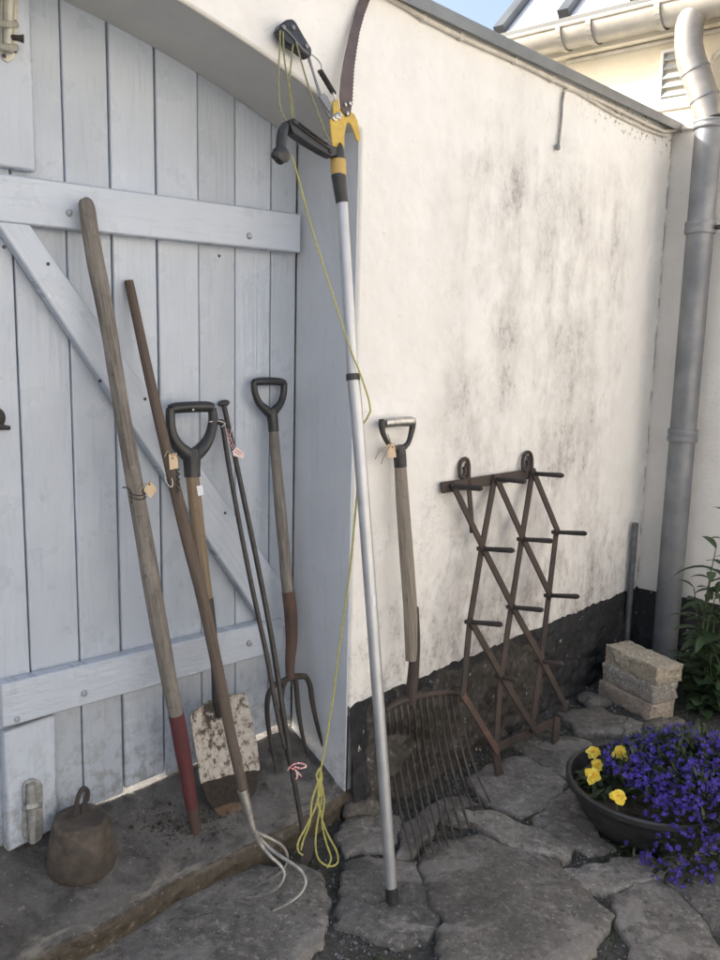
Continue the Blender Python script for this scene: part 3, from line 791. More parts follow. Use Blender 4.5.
# bolt heads and nails
for x, y, r, o_, m in ((69, 213, 3.6, RO, 'screw'), (249, 236, 3.2, RO, 'screw'), (84, 693, 3.4, RO - .004, 'screw'), (249, 643, 3.2, RO - .004, 'screw'), (17, 719, 3, RO - .004, 'screw')):
    P = onW(x, y, o_); rr = pr(r, P); build('bolt_head', MB().lathe(P, [(rr, -.001), (rr, .002), (rr * .8, .0045), (rr * .3, .006), (1e-5, .006)], 14, -nW), M[m], gate)
for x, y, o_ in ((4, 247, RO + .003), (48, 264, RO + .003), (100, 381, RO + .003), (145, 399, RO + .003), (225, 513, RO + .003), (219, 256, DO)):
    P = onW(x, y, o_); build('nail', MB().lathe(P, [(.0036, -.001), (.0036, .0012), (1e-5, .0016)], 8, -nW), M['nail'], gate)
# upper tower bolt
zb = DO - .022
T_ = lambda x, y, o=0.0: onW(x, y, zb - o)
tb = MB(); tb.tube([T_(11, -40, .014), T_(9.5, 0, .014), T_(8.5, 38, .014), T_(8, 52, .014)], .0085, 12)
tbo = build('tower_bolt', tb, M['cream_metal'], gate)
pb_ = MB().prism([T_(0, -40), T_(19, -40), T_(17, 10), T_(17, 50), T_(13, 60), T_(7, 63), T_(2, 60), T_(0, 50)], -nW * .004); build('bolt_plate', pb_, M['cream_metal'], tbo, bevel=.001)
kb = MB().tube([T_(9, 37, .014), T_(18, 38, .03), T_(24, 39, .034)], [.005, .005, .0075], 10); build('bolt_knob', kb, M['rust_dk'], tbo)
kp = MB()
for y in (24, 47): kp.tube([T_(2, y, .0), T_(3, y, .018), T_(8, y + .3, .026), T_(14, y + .6, .018), T_(16, y + .6, .0)], .006, 8)
build('bolt_keeper', kp, M['cream_metal'], tbo)
for x, y in ((15, 22), (15, 51), (4, 56)): build('screw', MB().lathe(T_(x, y, .004), [(.004, -.001), (.004, .001), (1e-5, .0015)], 8, -nW), M['nail'], tbo)
# lower bolt with lichen
zb2 = DO - .025
T2 = lambda x, y, o=0.0: onW(x, y, zb2 - o)
ov = [T2(32 + 10 * math.cos(a), (788 if math.sin(a) < 0 else 832) + 10 * math.sin(a)) for a in [2 * math.pi * k / 20 for k in range(20)]]
lb = build('floor_bolt', MB().prism(ov, -nW * .006), M['lichen'], gate, bevel=.002)
build('bolt_rod', MB().tube([T2(31, 784, .012), T2(32, 800, .014), T2(33, 842, .014)], [.009, .0095, .008], 10), M['lichen'], lb)
build('bolt_keeper', MB().tube([T2(25, 808, .004), T2(28, 807, .02), T2(36, 806, .02), T2(40, 805, .004)], .006, 8), M['lichen'], lb)
# latch on the left edge
lt = build('latch', MB().lathe(onW(-7, 418, DO), [(.022, 0), (.022, .005), (.016, .008), (.01, .012), (1e-5, .024)], 20, -nW), M['rust_dk'], gate)
build('latch_tongue', MB().tube([onW(-2, 427, DO - .012), onW(10, 428, DO - .014)], [.006, .004], 8), M['rust_dk'], lt)

other = thing('wooden_gate', 'left leaf of the plank gate, beyond the bolted meeting edge', 'gate', W(-2.9, DO, .18))
build('plank_panel', lf, M['door'], other, bevel=.0025)
build('tongue_backing', MB().wbox(-3.402, -2.413, DO + .0245, DO + .034, .19, 1.915), M['gap'], other)

# ------------------------------------------------------------ TOOLS
class Tool:
    def __init__(s, base, topp, side=None):
        s.b, s.t = base, topp; s.n = (side or dW).cross(topp - base).normalized()
        if s.n.dot(CAM - base) < 0: s.n = -s.n
        s.ax = (topp - base).normalized()
    def T(s, x, y, lift=0.0): return hit(x, y, s.b, s.n) + s.n * lift
    def path(s, pts, lift=0.0):
        P = [s.T(x, y, lift) for x, y, r in pts]; return P, [pr(r, p) for p, (x, y, r) in zip(P, pts)]
def smooth_path(pts, k=5):
    """Catmull-Rom through (x,y,r) samples"""
    out = []; n = len(pts)
    for i in range(n - 1):
        p0, p1, p2, p3 = pts[max(i - 1, 0)], pts[i], pts[i + 1], pts[min(i + 2, n - 1)]
        for j in range(k):
            t = j / k
            out.append(tuple(.5 * (2 * b + (c - a) * t + (2 * a - 5 * b + 4 * c - d) * t * t + (3 * b - a - 3 * c + d) * t ** 3) for a, b, c, d in zip(p0, p1, p2, p3)))
    out.append(pts[-1]); return out
def tl(tool, pts, lift=0.0, k=5, seg=14, wob=0.0, mb=None, oval=1.0):
    P, Rr = tool.path(smooth_path(pts, k), lift)
    return (mb or MB()).tube(P, Rr, seg, wob=wob, oval=oval)

def price_tag(label, tool, corners, lift, mat, strings=(), name='price_tag', hole=None, smat='string'):
    c = tool.T(*corners[0], lift); t = thing(name, label, 'tag', c)
    P = [tool.T(x, y, lift) for x, y in corners]
    build('card', MB().prism(P, -tool.n * .0006), mat, t)
    if hole:
        build('eyelet', MB().lathe(tool.T(*hole, lift), [(.0022, 0), (.0022, .0008), (.0008, .0008)], 8, tool.n), M['nail'], t)
    for st in strings:
        q, r = tool.path([(x, y, .7) for x, y in st], lift + .001); build('string', MB().tube(q, .0011, 6), M[smat], t)
    return t

# 1. heavy pole with red end
t1 = Tool(onthr(196, 831), onW(86, 200, RO - .024))
bar = thing('wooden_pole', 'thick weathered grey wooden pole with a faded red lower end, tallest against the gate', 'pole', t1.b)
build('shaft', tl(t1, [(84.2, 197.5, .8), (84.5, 198.2, 3.6), (85, 200, 5.8), (86, 204, 7.4), (87.5, 212, 8.0), (90, 230, 8.3), (97, 270, 8.6), (108, 325, 8.2), (120, 400, 7.8), (134, 480, 8.3), (147, 555, 8.8), (158, 620, 8.8), (169, 680, 7.8), (176.5, 716, 7.4)], seg=20, wob=.05), M['wood_grey'], bar)
build('red_end', tl(t1, [(196, 832, 4.8), (192, 808, 6.0), (186, 770, 7.2), (181, 740, 7.8), (176, 714, 7.8)], seg=20, wob=.04), M['red'], bar)
wm = MB()
for k in range(2):
    q, r = t1.path(smooth_path([(126, 492 + k * 4, 1), (131, 494.5 + k * 4, 1), (138, 494.5 + k * 4, 1), (143, 492 + k * 4, 1)], 3)); nq = len(q)
    wm.tube([p + t1.n * (.012 + .0085 * math.sin(math.pi * j / (nq - 1))) for j, p in enumerate(q)], .0011, 6)
q, r = t1.path(smooth_path([(119, 487, 1), (124, 487.5, 1), (127, 492, 1), (128, 503, 1)], 3), .014); wm.tube(q, .0014, 6)
build('wire_binding', wm, M['rust_dk'], bar)
price_tag('small tan diamond shaped card tag on the thick grey pole', t1, [(137.5, 489), (143, 480), (151, 488), (144.5, 498)], .0235, M['card'], [((144, 481), (138, 484), (133, 490))], hole=(143, 483.5))

# 2. cultivator
t2 = Tool(ground(300, 880, .03), onW(130, 283, DO - .012))
cu = thing('garden_cultivator', 'long thin brown handled cultivator with three bent steel prongs on the paving', 'cultivator', t2.b)
build('handle', tl(t2, [(129, 281.5, 3.6), (129.5, 284, 4.6), (136, 315, 4.8), (150, 380, 5.1), (165, 445, 5.6), (184, 525, 6.3), (203, 600, 6.2), (219, 675, 5.8), (232, 740, 5.5), (244, 793, 5.2)], seg=16, wob=.03), M['wood_brown'], cu)
build('ferrule', tl(t2, [(242.5, 790, 5.4), (247, 806, 4.8), (251, 822, 3.8), (254, 832, 3.2)], seg=16), M['silver'], cu)
def prong(pts, zs):
    P = [t2.T(*pts[0][:2]), t2.T(*pts[1][:2])]
    z1 = P[1].z; n = len(pts)
    for i in range(2, n):
        P.append(ground(pts[i][0], pts[i][1], z1 + (zs - z1) * ((i - 1) / (n - 2)) ** 1.0))
    return P
for pts in ([(252.5, 830), (262, 835), (273, 840), (282, 846), (287, 854), (287, 863), (281, 872), (270, 879), (258, 885)],
            [(254, 832), (262, 846), (271, 857), (280, 865), (284.5, 874), (281, 884), (273, 891), (262, 895.5), (247, 898)],
            [(255, 832), (266, 845), (280, 856), (293, 864), (302, 872), (306, 882), (301, 893), (289, 903), (273, 911)]):
    P = prong(pts, .027)
    # densify
    PP = smooth_path([tuple(p) for p in P], 4)
    build('prong', MB().tube([Vector(p) for p in PP], [.0046 - .0024 * k / len(PP) for k in range(len(PP))], 8), M['tine'], cu)
price_tag('small tan rectangular card tag on the thin brown cultivator handle', t2, [(164.5, 455.5), (172.5, 454), (174, 469), (165.5, 471)], .0165, M['card'], [((168, 457), (171, 455), (174, 460)), ((168, 457), (163, 452), (160, 458))], hole=(168, 459.5))
tw = MB(); q, r = t2.path(smooth_path([(173.5 + 1.3 * (-1) ** k, 470 + k * 2.6, 1) for k in range(10)], 4), .017); tw.tube(q, .0016, 6)
tag(build('twisted_wire', tw, M['rust_dk'], org=t2.T(171, 470)), 'black twisted wire wound round the cultivator handle beside its tag', 'wire')
hk = MB(); q, r = t2.path(smooth_path([(161, 478, 1), (163, 484, 1), (167, 488, 1), (169, 485, 1), (168, 479, 1)], 4), .014); hk.tube(q, .0013, 6)
tag(build('wire_hook', hk, M['silver'], org=t2.T(166, 484)), 'thin bright wire hook beside the cultivator handle below its tag', 'wire')

# 3. spade
t3 = Tool(onthr(231, 818), onW(192, 405, RO - .02))
sp_ = thing('spade', 'spade with black D handle, tan wooden shaft and flaking white muddy blade', 'spade', t3.b)
dh = MB()
tl(t3, [(170.5, 409.5, 5), (176, 408, 5.5), (192, 407, 5.6), (207, 406.8, 5.5), (212, 408, 5)], mb=dh)
tl(t3, [(170.5, 408.5, 4.8), (170.3, 420, 4.9), (172, 434, 5.4), (178, 446, 6.4), (188, 455, 7.5)], mb=dh)
tl(t3, [(212, 408, 4.6), (213, 420, 4.8), (210, 435, 5.4), (204, 446, 6.4), (195, 455, 7.5)], mb=dh)
tl(t3, [(191, 449, 7.5), (191.5, 456, 9), (192, 466, 8.4), (192.3, 477, 8.2)], mb=dh, seg=18)
d_ = build('d_handle', dh, M['black_plastic'], sp_, sharp=60)
build('rivet', MB().lathe(t3.T(190, 410, .0115), [(.0025, 0), (.0025, .0012), (1e-5, .002)], 8, t3.n), M['silver'], d_)
build('shaft', tl(t3, [(192.3, 476, 6.6), (196, 510, 6.8), (201, 555, 6.6), (207.5, 600, 5.6)], seg=16, wob=.04), M['wood_tan'], sp_)
build('shaft_socket', tl(t3, [(207.3, 598, 6.0), (210.5, 625, 5.8), (214, 652, 4.8), (216.5, 672, 5.4), (219, 700, 7.0), (221, 716, 5)], seg=16), M['black_paint'], sp_)
# blade: dished sheet between outline edges
Lf = [(213, 698), (189, 713), (192, 735), (196, 757), (200, 782), (207, 800), (219, 815), (231, 819)]
Rt = [(222, 694.5), (245, 692.5), (250, 716), (256, 742), (259, 768), (256, 790), (245, 808), (233, 819)]
import bisect
def polyat(l, t):
    k = t * (len(l) - 1); i = min(int(k), len(l) - 2); f = k - i
    return l[i][0] * (1 - f) + l[i + 1][0] * f, l[i][1] * (1 - f) + l[i + 1][1] * f
def fbl(side):
    def fn(u, v):
        v2 = .07 + .93 * v
        a, b = polyat(Lf, v2), polyat(Rt, v2)
        x, y = a[0] * (1 - u) + b[0] * u, a[1] * (1 - u) + b[1] * u
        w = (u - .5) * 2
        lift = .016 * w * w * (1 - .3 * v) - .012 + side - .02 * max(0, v - .7)
        ridge = .012 * math.exp(-(w / .16) ** 2) * max(0, 1 - v * 1.9)
        P = t3.T(x, y, lift + ridge)
        return P, ((u - .5) * .15, (1 - v) * .27)
    return fn
bl = MB().grid(fbl(.0015), 20, 30); bl.grid(fbl(-.0005), 20, 30)
build('blade', bl, M['blade'], sp_, sharp=70)
tp = MB(); 
P = [t3.T(x, y, .0165) for x, y in ((192, 486), (198, 485), (199.5, 494), (194, 496))]
tag(build('paper_sticker', MB().prism(P, -t3.n * .0008), M['white'], org=P[0]), 'torn white paper sticker on the tan spade shaft', 'sticker')
q, r = t3.path(smooth_path([(207, 422, 1), (214, 421, 1), (219, 421.5, 1), (223, 424, 1), (219, 427, 1)], 4), .008)
tag(build('tie_wire', MB().tube(q, .0012, 6), M['silver'], org=q[0]), 'loop of thin wire tying the spade handle to the black iron rods', 'wire')

# 4. twin iron rods
t4 = Tool(ground(309, 860, .018), onW(223, 403, DO - .008))
rods = thing('iron_tongs', 'pair of long thin black iron rods joined into one with a small dark foot', 'tongs', t4.b)
build('rod', tl(t4, [(223.5, 403, 2.6), (232, 443, 2.5), (243, 495, 2.6), (258, 567, 2.7), (272, 640, 2.8), (283, 712, 2.8), (292, 770, 2.6), (300, 815, 2.5), (304, 842, 2.2)], seg=10), M['black_paint'], rods)
build('rod', tl(t4, [(220.5, 424, 2.4), (228, 470, 2.4), (238, 525, 2.4), (251, 590, 2.5), (265, 655, 2.5), (276, 715, 2.5), (283, 748, 2)], .006, seg=10), M['black_paint'], rods)
kn = MB(); tl(t4, [(219.5, 405.5, 1.6), (220.5, 404, 2.8), (224, 403.2, 3.4), (227.5, 403, 2.8), (228.5, 404, 1.6)], mb=kn, k=3); build('rod_knob', kn, M['black_paint'], rods)
kn = MB(); tl(t4, [(216.5, 422.5, 2.5), (220, 423, 3.2), (223.5, 424, 2.5)], mb=kn, k=3, lift=.006); build('rod_knob', kn, M['black_paint'], rods)
fo = MB().prism([t4.T(x, y, .004) for x, y in ((301, 833), (307, 838), (315, 834), (314, 846), (309, 862), (304, 866), (299, 860), (303, 848))], -t4.n * .008); build('foot', fo, M['rust_dk'], rods, bevel=.002)
price_tag('pale pink paper tag with printed lines hanging on the black iron rods', t4, [(229, 452), (233, 448), (241, 454), (240, 459.5), (230, 456.5)], .013, M['card_pink'], [((229, 450), (225, 440), (224, 430)), ((231, 449), (226, 437), (229, 428))], smat='ribbon')
for (a_, b_) in (((232.5, 450.5), (238.5, 454.8)), ((231.6, 452.6), (236, 455.6))):
    qa, qb = t4.T(*a_, .0136), t4.T(*b_, .0136)
    build('printed_line', MB().tube([qa, qb], .0007, 5), M['red_ink'], bpy.data.objects['price_tag.002'])
rbm = MB(); q, r = t4.path(smooth_path([(285, 770, 1), (291, 764, 1), (299, 763, 1), (304, 766, 1), (298, 768, 1), (292, 767, 1), (295, 775, 1), (293, 779, 1)], 4), .009); rbm.tube(q, .0022, 6)
q, r = t4.path(smooth_path([(289, 768, 1), (294, 771, 1), (299, 776, 1)], 4), .01); rbm.tube(q, .002, 6)
tag(build('twine_bow', rbm, M['ribbon'], org=t4.T(291, 768)), 'red and white twine knotted low on the black iron rods', 'twine')

# 5. digging fork at the gate
t5 = Tool(onthr(300, 774), onW(268, 380, DO - .02))
fk = thing('digging_fork', 'four pronged rusty garden fork with black D handle in the gate corner', 'fork', t5.b)
dh = MB()
tl(t5, [(253.5, 382.5, 3.2), (259, 381.5, 3.9), (269, 381.2, 4.0), (279, 381.8, 3.9), (284.5, 383, 3.2)], mb=dh)
tl(t5, [(253.8, 382, 3.4), (255, 393, 3.4), (259, 403, 3.8), (266, 410, 4.6), (270, 414, 5)], mb=dh)
tl(t5, [(284, 382.5, 3.4), (283.5, 394, 3.4), (280, 404, 3.8), (275, 410, 4.6), (272, 414, 5)], mb=dh)
tl(t5, [(271, 409, 4.6), (272, 415, 5.6), (273, 424, 5.4), (273.7, 431.5, 5.4)], mb=dh)
build('d_handle', dh, M['black_plastic'], fk, sharp=60)
build('shaft', tl(t5, [(273.6, 431, 4.8), (276, 460, 5.2), (280, 505, 5.7), (284, 550, 5.7), (288, 594, 5.8)], seg=16, wob=.05), M['wood_grey'], fk)
build('shaft_socket', tl(t5, [(288, 591, 6.4), (290.5, 612, 6.6), (291.5, 640, 5.9), (290, 662, 4.9), (290, 679, 4.2)], seg=16), M['rust_red'], fk)
cr_ = MB()
tl(t5, [(281, 684, 2.4), (287, 679, 3.2), (292, 677, 3.6), (299, 676, 3.0), (306, 676, 2.4)], mb=cr_); build('crown', cr_, M['rust'], fk)
for pts in ([(285, 680, 2.6), (276, 684, 2.7), (269, 693, 2.7), (267, 708, 2.6), (268.5, 727, 2.4), (272, 750, 2.0), (276, 772, 1)],
            [(286, 680, 2.6), (282, 690, 2.6), (281.5, 705, 2.5), (283, 725, 2.3), (286, 750, 1.8), (289, 766, 1)],
            [(295, 678, 2.6), (296.5, 690, 2.6), (298, 708, 2.5), (301, 728, 2.2), (306, 750, 1.6), (309, 758, 1)],
            [(299, 677, 2.6), (306, 677.5, 2.7), (310, 686, 2.7), (312, 700, 2.6), (316, 720, 2.3), (321, 740, 1.6), (323, 748, 1)]):
    build('tine', tl(t5, pts, seg=8), M['rust_dk'], fk)

# 6. telescopic tree pruner
t6 = Tool(ground(392.5, 901, .024), onW(338, 150, -.055))
pn = thing('pole_pruner', 'long silver pole pruner with curved saw, yellow hook and green cord', 'pole pruner', t6.b)
TL = lambda pts, lift=0.0, **k: tl(t6, pts, lift, **k)
build('upper_pole', TL([(342, 200, 5.6), (347, 280, 5.7), (353, 376, 5.8)], seg=20), M['alu'], pn)
build('lower_pole', TL([(353, 376, 6.5), (358, 430, 6.3), (371, 600, 6.1), (384, 780, 5.9), (391.5, 890, 5.7)], seg=20), M['alu'], pn)
build('clamp_ring', TL([(352.8, 374, 7.0), (353.2, 380.5, 7.0)], seg=20), M['black_plastic'], pn)
build('end_cap', TL([(391.2, 887, 6.3), (392, 895, 6.6), (392.5, 902, 6.3)], seg=20), M['black_plastic'], pn)
build('grip_collar', TL([(338.5, 175, 7.6), (339.5, 184, 7.0), (342, 203, 6.2)], seg=20), M['black_plastic'], pn)
build('yellow_sleeve', TL([(338, 160.5, 7.9), (338.8, 176, 7.7)], seg=20), M['tan'], pn)
build('head_joint', TL([(335.5, 147, 6.6), (337, 150, 7.2), (338, 161, 7.4)], seg=16), M['black_plastic'], pn)
Z5 = lambda l: [(260 + x * .198, y * .198) for x, y in l]
hp = Z5([(358, 752), (352, 690), (347, 640), (343, 612), (362, 575), (360, 520), (372, 496), (388, 512), (392, 548), (408, 572), (432, 598), (452, 570), (468, 582), (482, 612), (492, 660), (498, 706), (490, 722), (478, 708), (466, 668), (450, 632), (438, 622), (428, 630), (418, 680), (416, 752)])
hk = build('hook_plate', MB().prism([t6.T(x, y, .006) for x, y in hp], -t6.n * .004), M['yellow'], pn, bevel=.0008)
# saw blade with teeth
lft = [(343.5, 118), (338.5, 111), (337, 97), (338.5, 79), (342, 58), (347, 36), (353.5, 12), (359, -4), (368, -24), (380, -44), (392, -60)]
rgt = [(395, -56), (386, -34), (376, -14), (367, 1), (361.5, 16), (356.5, 34), (353.5, 52), (351, 71), (350, 89), (349, 107), (347.5, 117)]
teeth = []
for i in range(len(rgt) - 2):
    a, b = rgt[i], rgt[i + 1]; n = 5
    for k in range(n):
        x, y = a[0] + (b[0] - a[0]) * k / n, a[1] + (b[1] - a[1]) * k / n
        teeth += [(x, y), (x + .9 + (b[0] - a[0]) / n * .6, y + (b[1] - a[1]) / n * .35 + .3)]
teeth += rgt[-2:]
build('saw_blade', MB().prism([t6.T(x, y, .0085) for x, y in lft + teeth], -t6.n * .002), M['saw'], pn)
sc = MB()
for x, y in ((342, 106), (346.5, 105), (344, 115)): sc.lathe(t6.T(x, y, .009), [(.004, 0), (.004, .003), (.002, .004), (1e-5, .004)], 10, t6.n)
for x, y in ((336, 117), (332, 119)): sc.lathe(t6.T(x, y, .006), [(.0075, 0), (.0075, .004), (.004, .006), (.004, .009), (1e-5, .009)], 12, t6.n)
build('head_bolts', sc, M['silver'], pn)
build('lower_arm', MB().prism([t6.T(x, y, .012) for x, y in Z5([(130, 612), (155, 604), (180, 622), (240, 668), (330, 735), (372, 752), (372, 792), (345, 800), (300, 778), (220, 730), (150, 682)])], -t6.n * .02), M['black_plastic'], pn, bevel=.003)
pu = MB(); TL([(286, 125, 4), (282.5, 133, 5.4), (281, 145, 5.2), (280.5, 152, 4.4)], mb=pu)
pu.lathe(t6.T(281, 155, -.010), [(.014, 0), (.017, .003), (.012, .01), (.017, .017), (.014, .02)], 18, t6.n); pu.lathe(t6.T(275.5, 155, -.006), [(.007, 0), (.007, .012)], 12, t6.n)
build('pulley_block', pu, M['black_plastic'], pn, sharp=50)
build('upper_lever', MB().prism([t6.T(x, y, .011) for x, y in Z5([(76, 160), (90, 132), (120, 108), (148, 104), (165, 120), (205, 190), (245, 255), (246, 292), (228, 300), (170, 255), (118, 225), (92, 185)])], -t6.n * .02), M['black_plastic'], pn, bevel=.004)
ab = MB()
for a in (Z5([(150, 632), (225, 690), (300, 742), (345, 772)]), Z5([(178, 634), (250, 690), (320, 738)])): TL([(x, y, 1.0) for x, y in a], .0135, mb=ab, k=3, seg=8)
for x, y in Z5([(150, 625), (335, 770)]): ab.lathe(t6.T(x, y, .0115), [(.006, 0), (.006, .003), (.003, .005), (1e-5, .005)], 10, t6.n)
build('arm_rib', ab, M['rust_dk'], pn)
lb_ = MB()
for x, y in Z5([(100, 150), (148, 150), (215, 245)]): lb_.lathe(t6.T(x, y, .0105), [(.005, 0), (.005, .003), (.002, .0045), (1e-5, .0045)], 10, t6.n)
TL([(x, y, 1.0) for x, y in Z5([(110, 160), (150, 205), (190, 255), (225, 285)])], .012, mb=lb_, k=3, seg=8)
build('lever_pin', lb_, M['zinc_dull'], pn)
lk = MB()
for a in (Z5([(240, 290), (262, 370), (292, 470), (335, 570)]), Z5([(238, 300), (285, 440), (325, 560), (352, 605)])): TL([(x, y, 1.2) for x, y in a], .004, mb=lk, k=3, seg=8)
lk.prism([t6.T(x, y, .009) for x, y in Z5([(285, 495), (310, 478), (330, 500), (345, 540), (338, 575), (318, 545), (300, 520)])], -t6.n * .004)
build('link_rods', lk, M['zinc_dull'], pn)
sg = MB(); q = [t6.T(*Z5([(290 + 68 * k / 120, 365 + 112 * k / 120)])[0], .008) + (t6.ax.cross(t6.n) * math.cos(k * 1.0) + t6.n * math.sin(k * 1.0)) * .0055 for k in range(121)]
sg.tube(q, .0014, 6); build('spring', sg, M['rust_dk'], pn)
sw_ = TL([(x, y, .9) for x, y in Z5([(250, 285), (275, 305), (295, 335), (296, 372)])], .008, seg=6); TL([(x, y, .9) for x, y in Z5([(356, 472), (362, 492), (368, 520)])], .008, mb=sw_, seg=6)
build('spring_wire', sw_, M['silver'], pn)
rp = MB()
for l in ([(80, 170), (78, 260), (72, 380), (75, 520), (92, 590), (112, 620)], [(95, 175), (100, 300), (120, 430), (132, 540), (140, 605)], [(145, 240), (135, 330), (128, 440), (145, 560), (150, 608)], [(160, 225), (200, 370), (250, 530), (300, 660), (330, 725)]):
    TL([(x, y, .85) for x, y in Z5(l)], .013, mb=rp, seg=6)
build('pull_cord', rp, M['rope_dark'], pn)
ra = TL([(285, 158, .9), (289, 170, .85), (295, 192, .85), (304, 226, .85), (318, 271, .85), (334, 321, .85), (346, 356, .85), (353, 373, .9), (359, 390, .9), (362.5, 402, .9), (364, 412, .9)], .019, seg=8)
q, r = t6.path([(364, 412, 1), (364.3, 420, 1), (363, 430, 1), (361, 440, 1)]); ra.tube([q[0] + t6.n * .019, q[1] + t6.n * .006, q[2] - t6.n * .016, q[3] - t6.n * .02], .0021, 8)
build('pull_cord', ra, M['rope'], pn)
# lower run of the cord: from behind the pole to the knot by the ground
B0, B1 = t6.T(362, 440, -.018), ground(322, 868, .05)
tr = Tool(B1, B0)
rr = MB()
for l in ([(362, 440), (359, 470), (356, 505), (350, 570), (341, 635), (332, 705), (323, 758), (320, 772)],
          [(320, 772), (319.5, 790), (315, 808), (307, 825), (300, 838), (297.5, 846), (299, 852), (302.5, 855)],
          [(320, 772), (321, 800), (317, 825), (315.5, 845), (318, 858), (325, 865), (333, 866), (338, 861), (336, 850), (327, 833), (320, 812), (318, 790), (321, 772)],
          [(320, 768), (316.5, 775), (319, 784), (322, 778), (320, 768)], [(317, 778), (323, 790), (317, 800), (321, 812)], [(320, 776), (324, 800), (322, 822), (326, 842), (331, 858), (327, 868)], [(319, 780), (312, 800), (310, 822), (304, 838), (301, 850)]):
    q, r = tr.path(smooth_path([(x, y, 1.0) for x, y in l], 5)); rr.tube(q, [v * (1 + .12 * math.sin(k_ * 1.9)) for k_, v in enumerate(r)], 8)
build('hanging_cord', rr, M['rope'], pn)
# sticker and print
def onpole(x, y, w, h, mat, name):
    a = t6.T(x, y); ax = t6.ax; sd = ax.cross(t6.n).normalized()
    if sd.dot(CR) < 0: sd = -sd
    c0 = t6.T(353 + (y - 376) * .0749, y); rad = pr(6.15, c0) + .0004; off = (a - c0).dot(sd)
    def fn(u, v):
        x_ = off + (u - .5) * w; x_ = max(-rad * .97, min(rad * .97, x_))
        return c0 + sd * x_ + t6.n * math.sqrt(rad * rad - x_ * x_) + ax * (v - .5) * h, (u, v)
    return MB().grid(fn, 6, 2)
build('round_sticker', onpole(371.5, 600, .019, .024, 0, ''), M['white'], pn)
tx = MB()
for k, (y, h) in enumerate(((411, .0035), (414, .002), (417, .0045), (421, .002), (424, .003), (427, .0035), (433, .002), (440, .002), (444, .0025))):
    m_ = onpole(358.8 + (y - 411) * .07, y, .0065, h * 1.3, 0, ''); i0 = len(tx.v); tx.v += m_.v; tx.f += [tuple(a + i0 for a in f) for f in m_.f]; tx.u += m_.u
build('printed_mark', tx, M['ink'], pn)

# 7. stone fork on the white wall
t7 = Tool(ground(430, 792, .03), onW(397, 420, -.028))
sf_ = thing('stone_fork', 'many tined rusty stone fork with a metal D handle leaning on the white wall', 'fork', t7.b)
build('hand_grip', tl(t7, [(384, 423, 4.6), (386, 423, 5), (397, 422, 5), (410, 421.5, 5), (412, 421.5, 4.6)], seg=16, k=3), M['silver'], sf_)
dh = MB()
tl(t7, [(381.5, 419, 2.5), (381.8, 424, 3.5), (383, 433, 2.8), (388, 443, 2.6), (395, 449, 3.6)], mb=dh); tl(t7, [(413, 418, 2.5), (412.8, 424, 3.3), (411, 434, 2.8), (408, 443, 2.6), (402, 449, 3.6)], mb=dh)
tl(t7, [(398.5, 446, 5.2), (399.5, 452, 6.4), (400.5, 467, 6.4)], mb=dh)
build('d_frame', dh, M['black_paint'], sf_, sharp=60)
build('shaft', tl(t7, [(400.3, 466, 6), (402.5, 500, 6.7), (406, 550, 7.0), (410, 605, 7.0), (411.5, 660, 6.2)], seg=16, wob=.03), M['wood_pale'], sf_)
so_ = MB(); tl(t7, [(414.2, 607, 3.3), (414.5, 640, 4.6), (412.5, 668, 5.6), (410.5, 690, 5.6), (410, 704, 4.6)], .004, mb=so_, seg=14); build('shaft_socket', so_, M['rust'], sf_)
build('crown', tl(t7, [(386, 711, 2.2), (396, 704, 2.8), (410, 699, 3.2), (430, 694.5, 3.0), (448, 692.5, 2.8), (458, 694, 2.4), (463, 699, 2)], seg=10), M['rust'], sf_)
nT = 12
for k in range(nT):
    f = k / (nT - 1)
    top_ = (388 + 69 * f, 711 - 18.5 * math.sin(min(1, f * 1.15) * math.pi / 2))
    a = t7.T(*top_)
    bx, by = 389 + 78 * f, 745 - 4 * f
    cx_, cy_ = 399 + 78 * f, 805 - 31 * f
    tx_, ty_ = 413 + 77 * f, 862 - 60 * f + 12 * math.sin(f * math.pi)
    P = [a, t7.T(top_[0] + .5, top_[1] + 14, .004), hit(bx, by, *(lambda q: (q, V(0, 0, 1)))(V(0, 0, .125))), ground(cx_, cy_, .05), ground((cx_ + tx_) / 2, (cy_ + ty_) / 2, .036), ground(tx_, ty_, .027)]
    PP = [Vector(p) for p in smooth_path([tuple(p) for p in P], 5)]
    build('tine', MB().tube(PP, [.004 - .0018 * j / len(PP) for j in range(len(PP))], 7), M['rust_tine'], sf_)
tg = price_tag('brown card tag with loose strings hung under the metal D handle of the stone fork', t7, [(384, 444.5), (391, 443), (393, 457), (384.5, 458.5)], .011, M['card'], [((387, 446), (380, 448), (375, 452), (371.5, 459)), ((386, 447), (380, 456), (377.5, 464)), ((387, 445), (386, 439), (384, 434))], hole=(389, 447))

# 8. rusty folding rack
b8 = ground(499, 775, .018); b8b = ground(554.5, 742, .018)
top8 = onW(531, 455, -.012)
t8 = Tool(b8, top8, side=(b8b - b8))
rk = thing('folding_rack', 'rusty iron lattice rack with pegs and two hanging eyes against the white wall', 'rack', t8.b)
nd = dict(n0=(451, 486), n1=(494, 478), n2=(531.5, 473), m0=(481, 548.6), m1=(521, 539), m2=(555.5, 532), k0=(510.5, 607), k1=(548, 595.5), j0=(469, 622), i0=(500, 676.7), i1=(540, 661), h0=(462, 697), h1=(494.5, 750), h2=(531, 728), h3=(556, 721), i2=(563, 706))
def flatbar(a, b, w, th, lift):
    A, B = t8.T(*a, lift), t8.T(*b, lift); e = (B - A).normalized(); g_ = e.cross(t8.n)
    A -= e * .008; B += e * .008; w = pr(w * 1.4, A)
    return MB().box(A - g_ * w, B - A, g_ * 2 * w, t8.n * th)
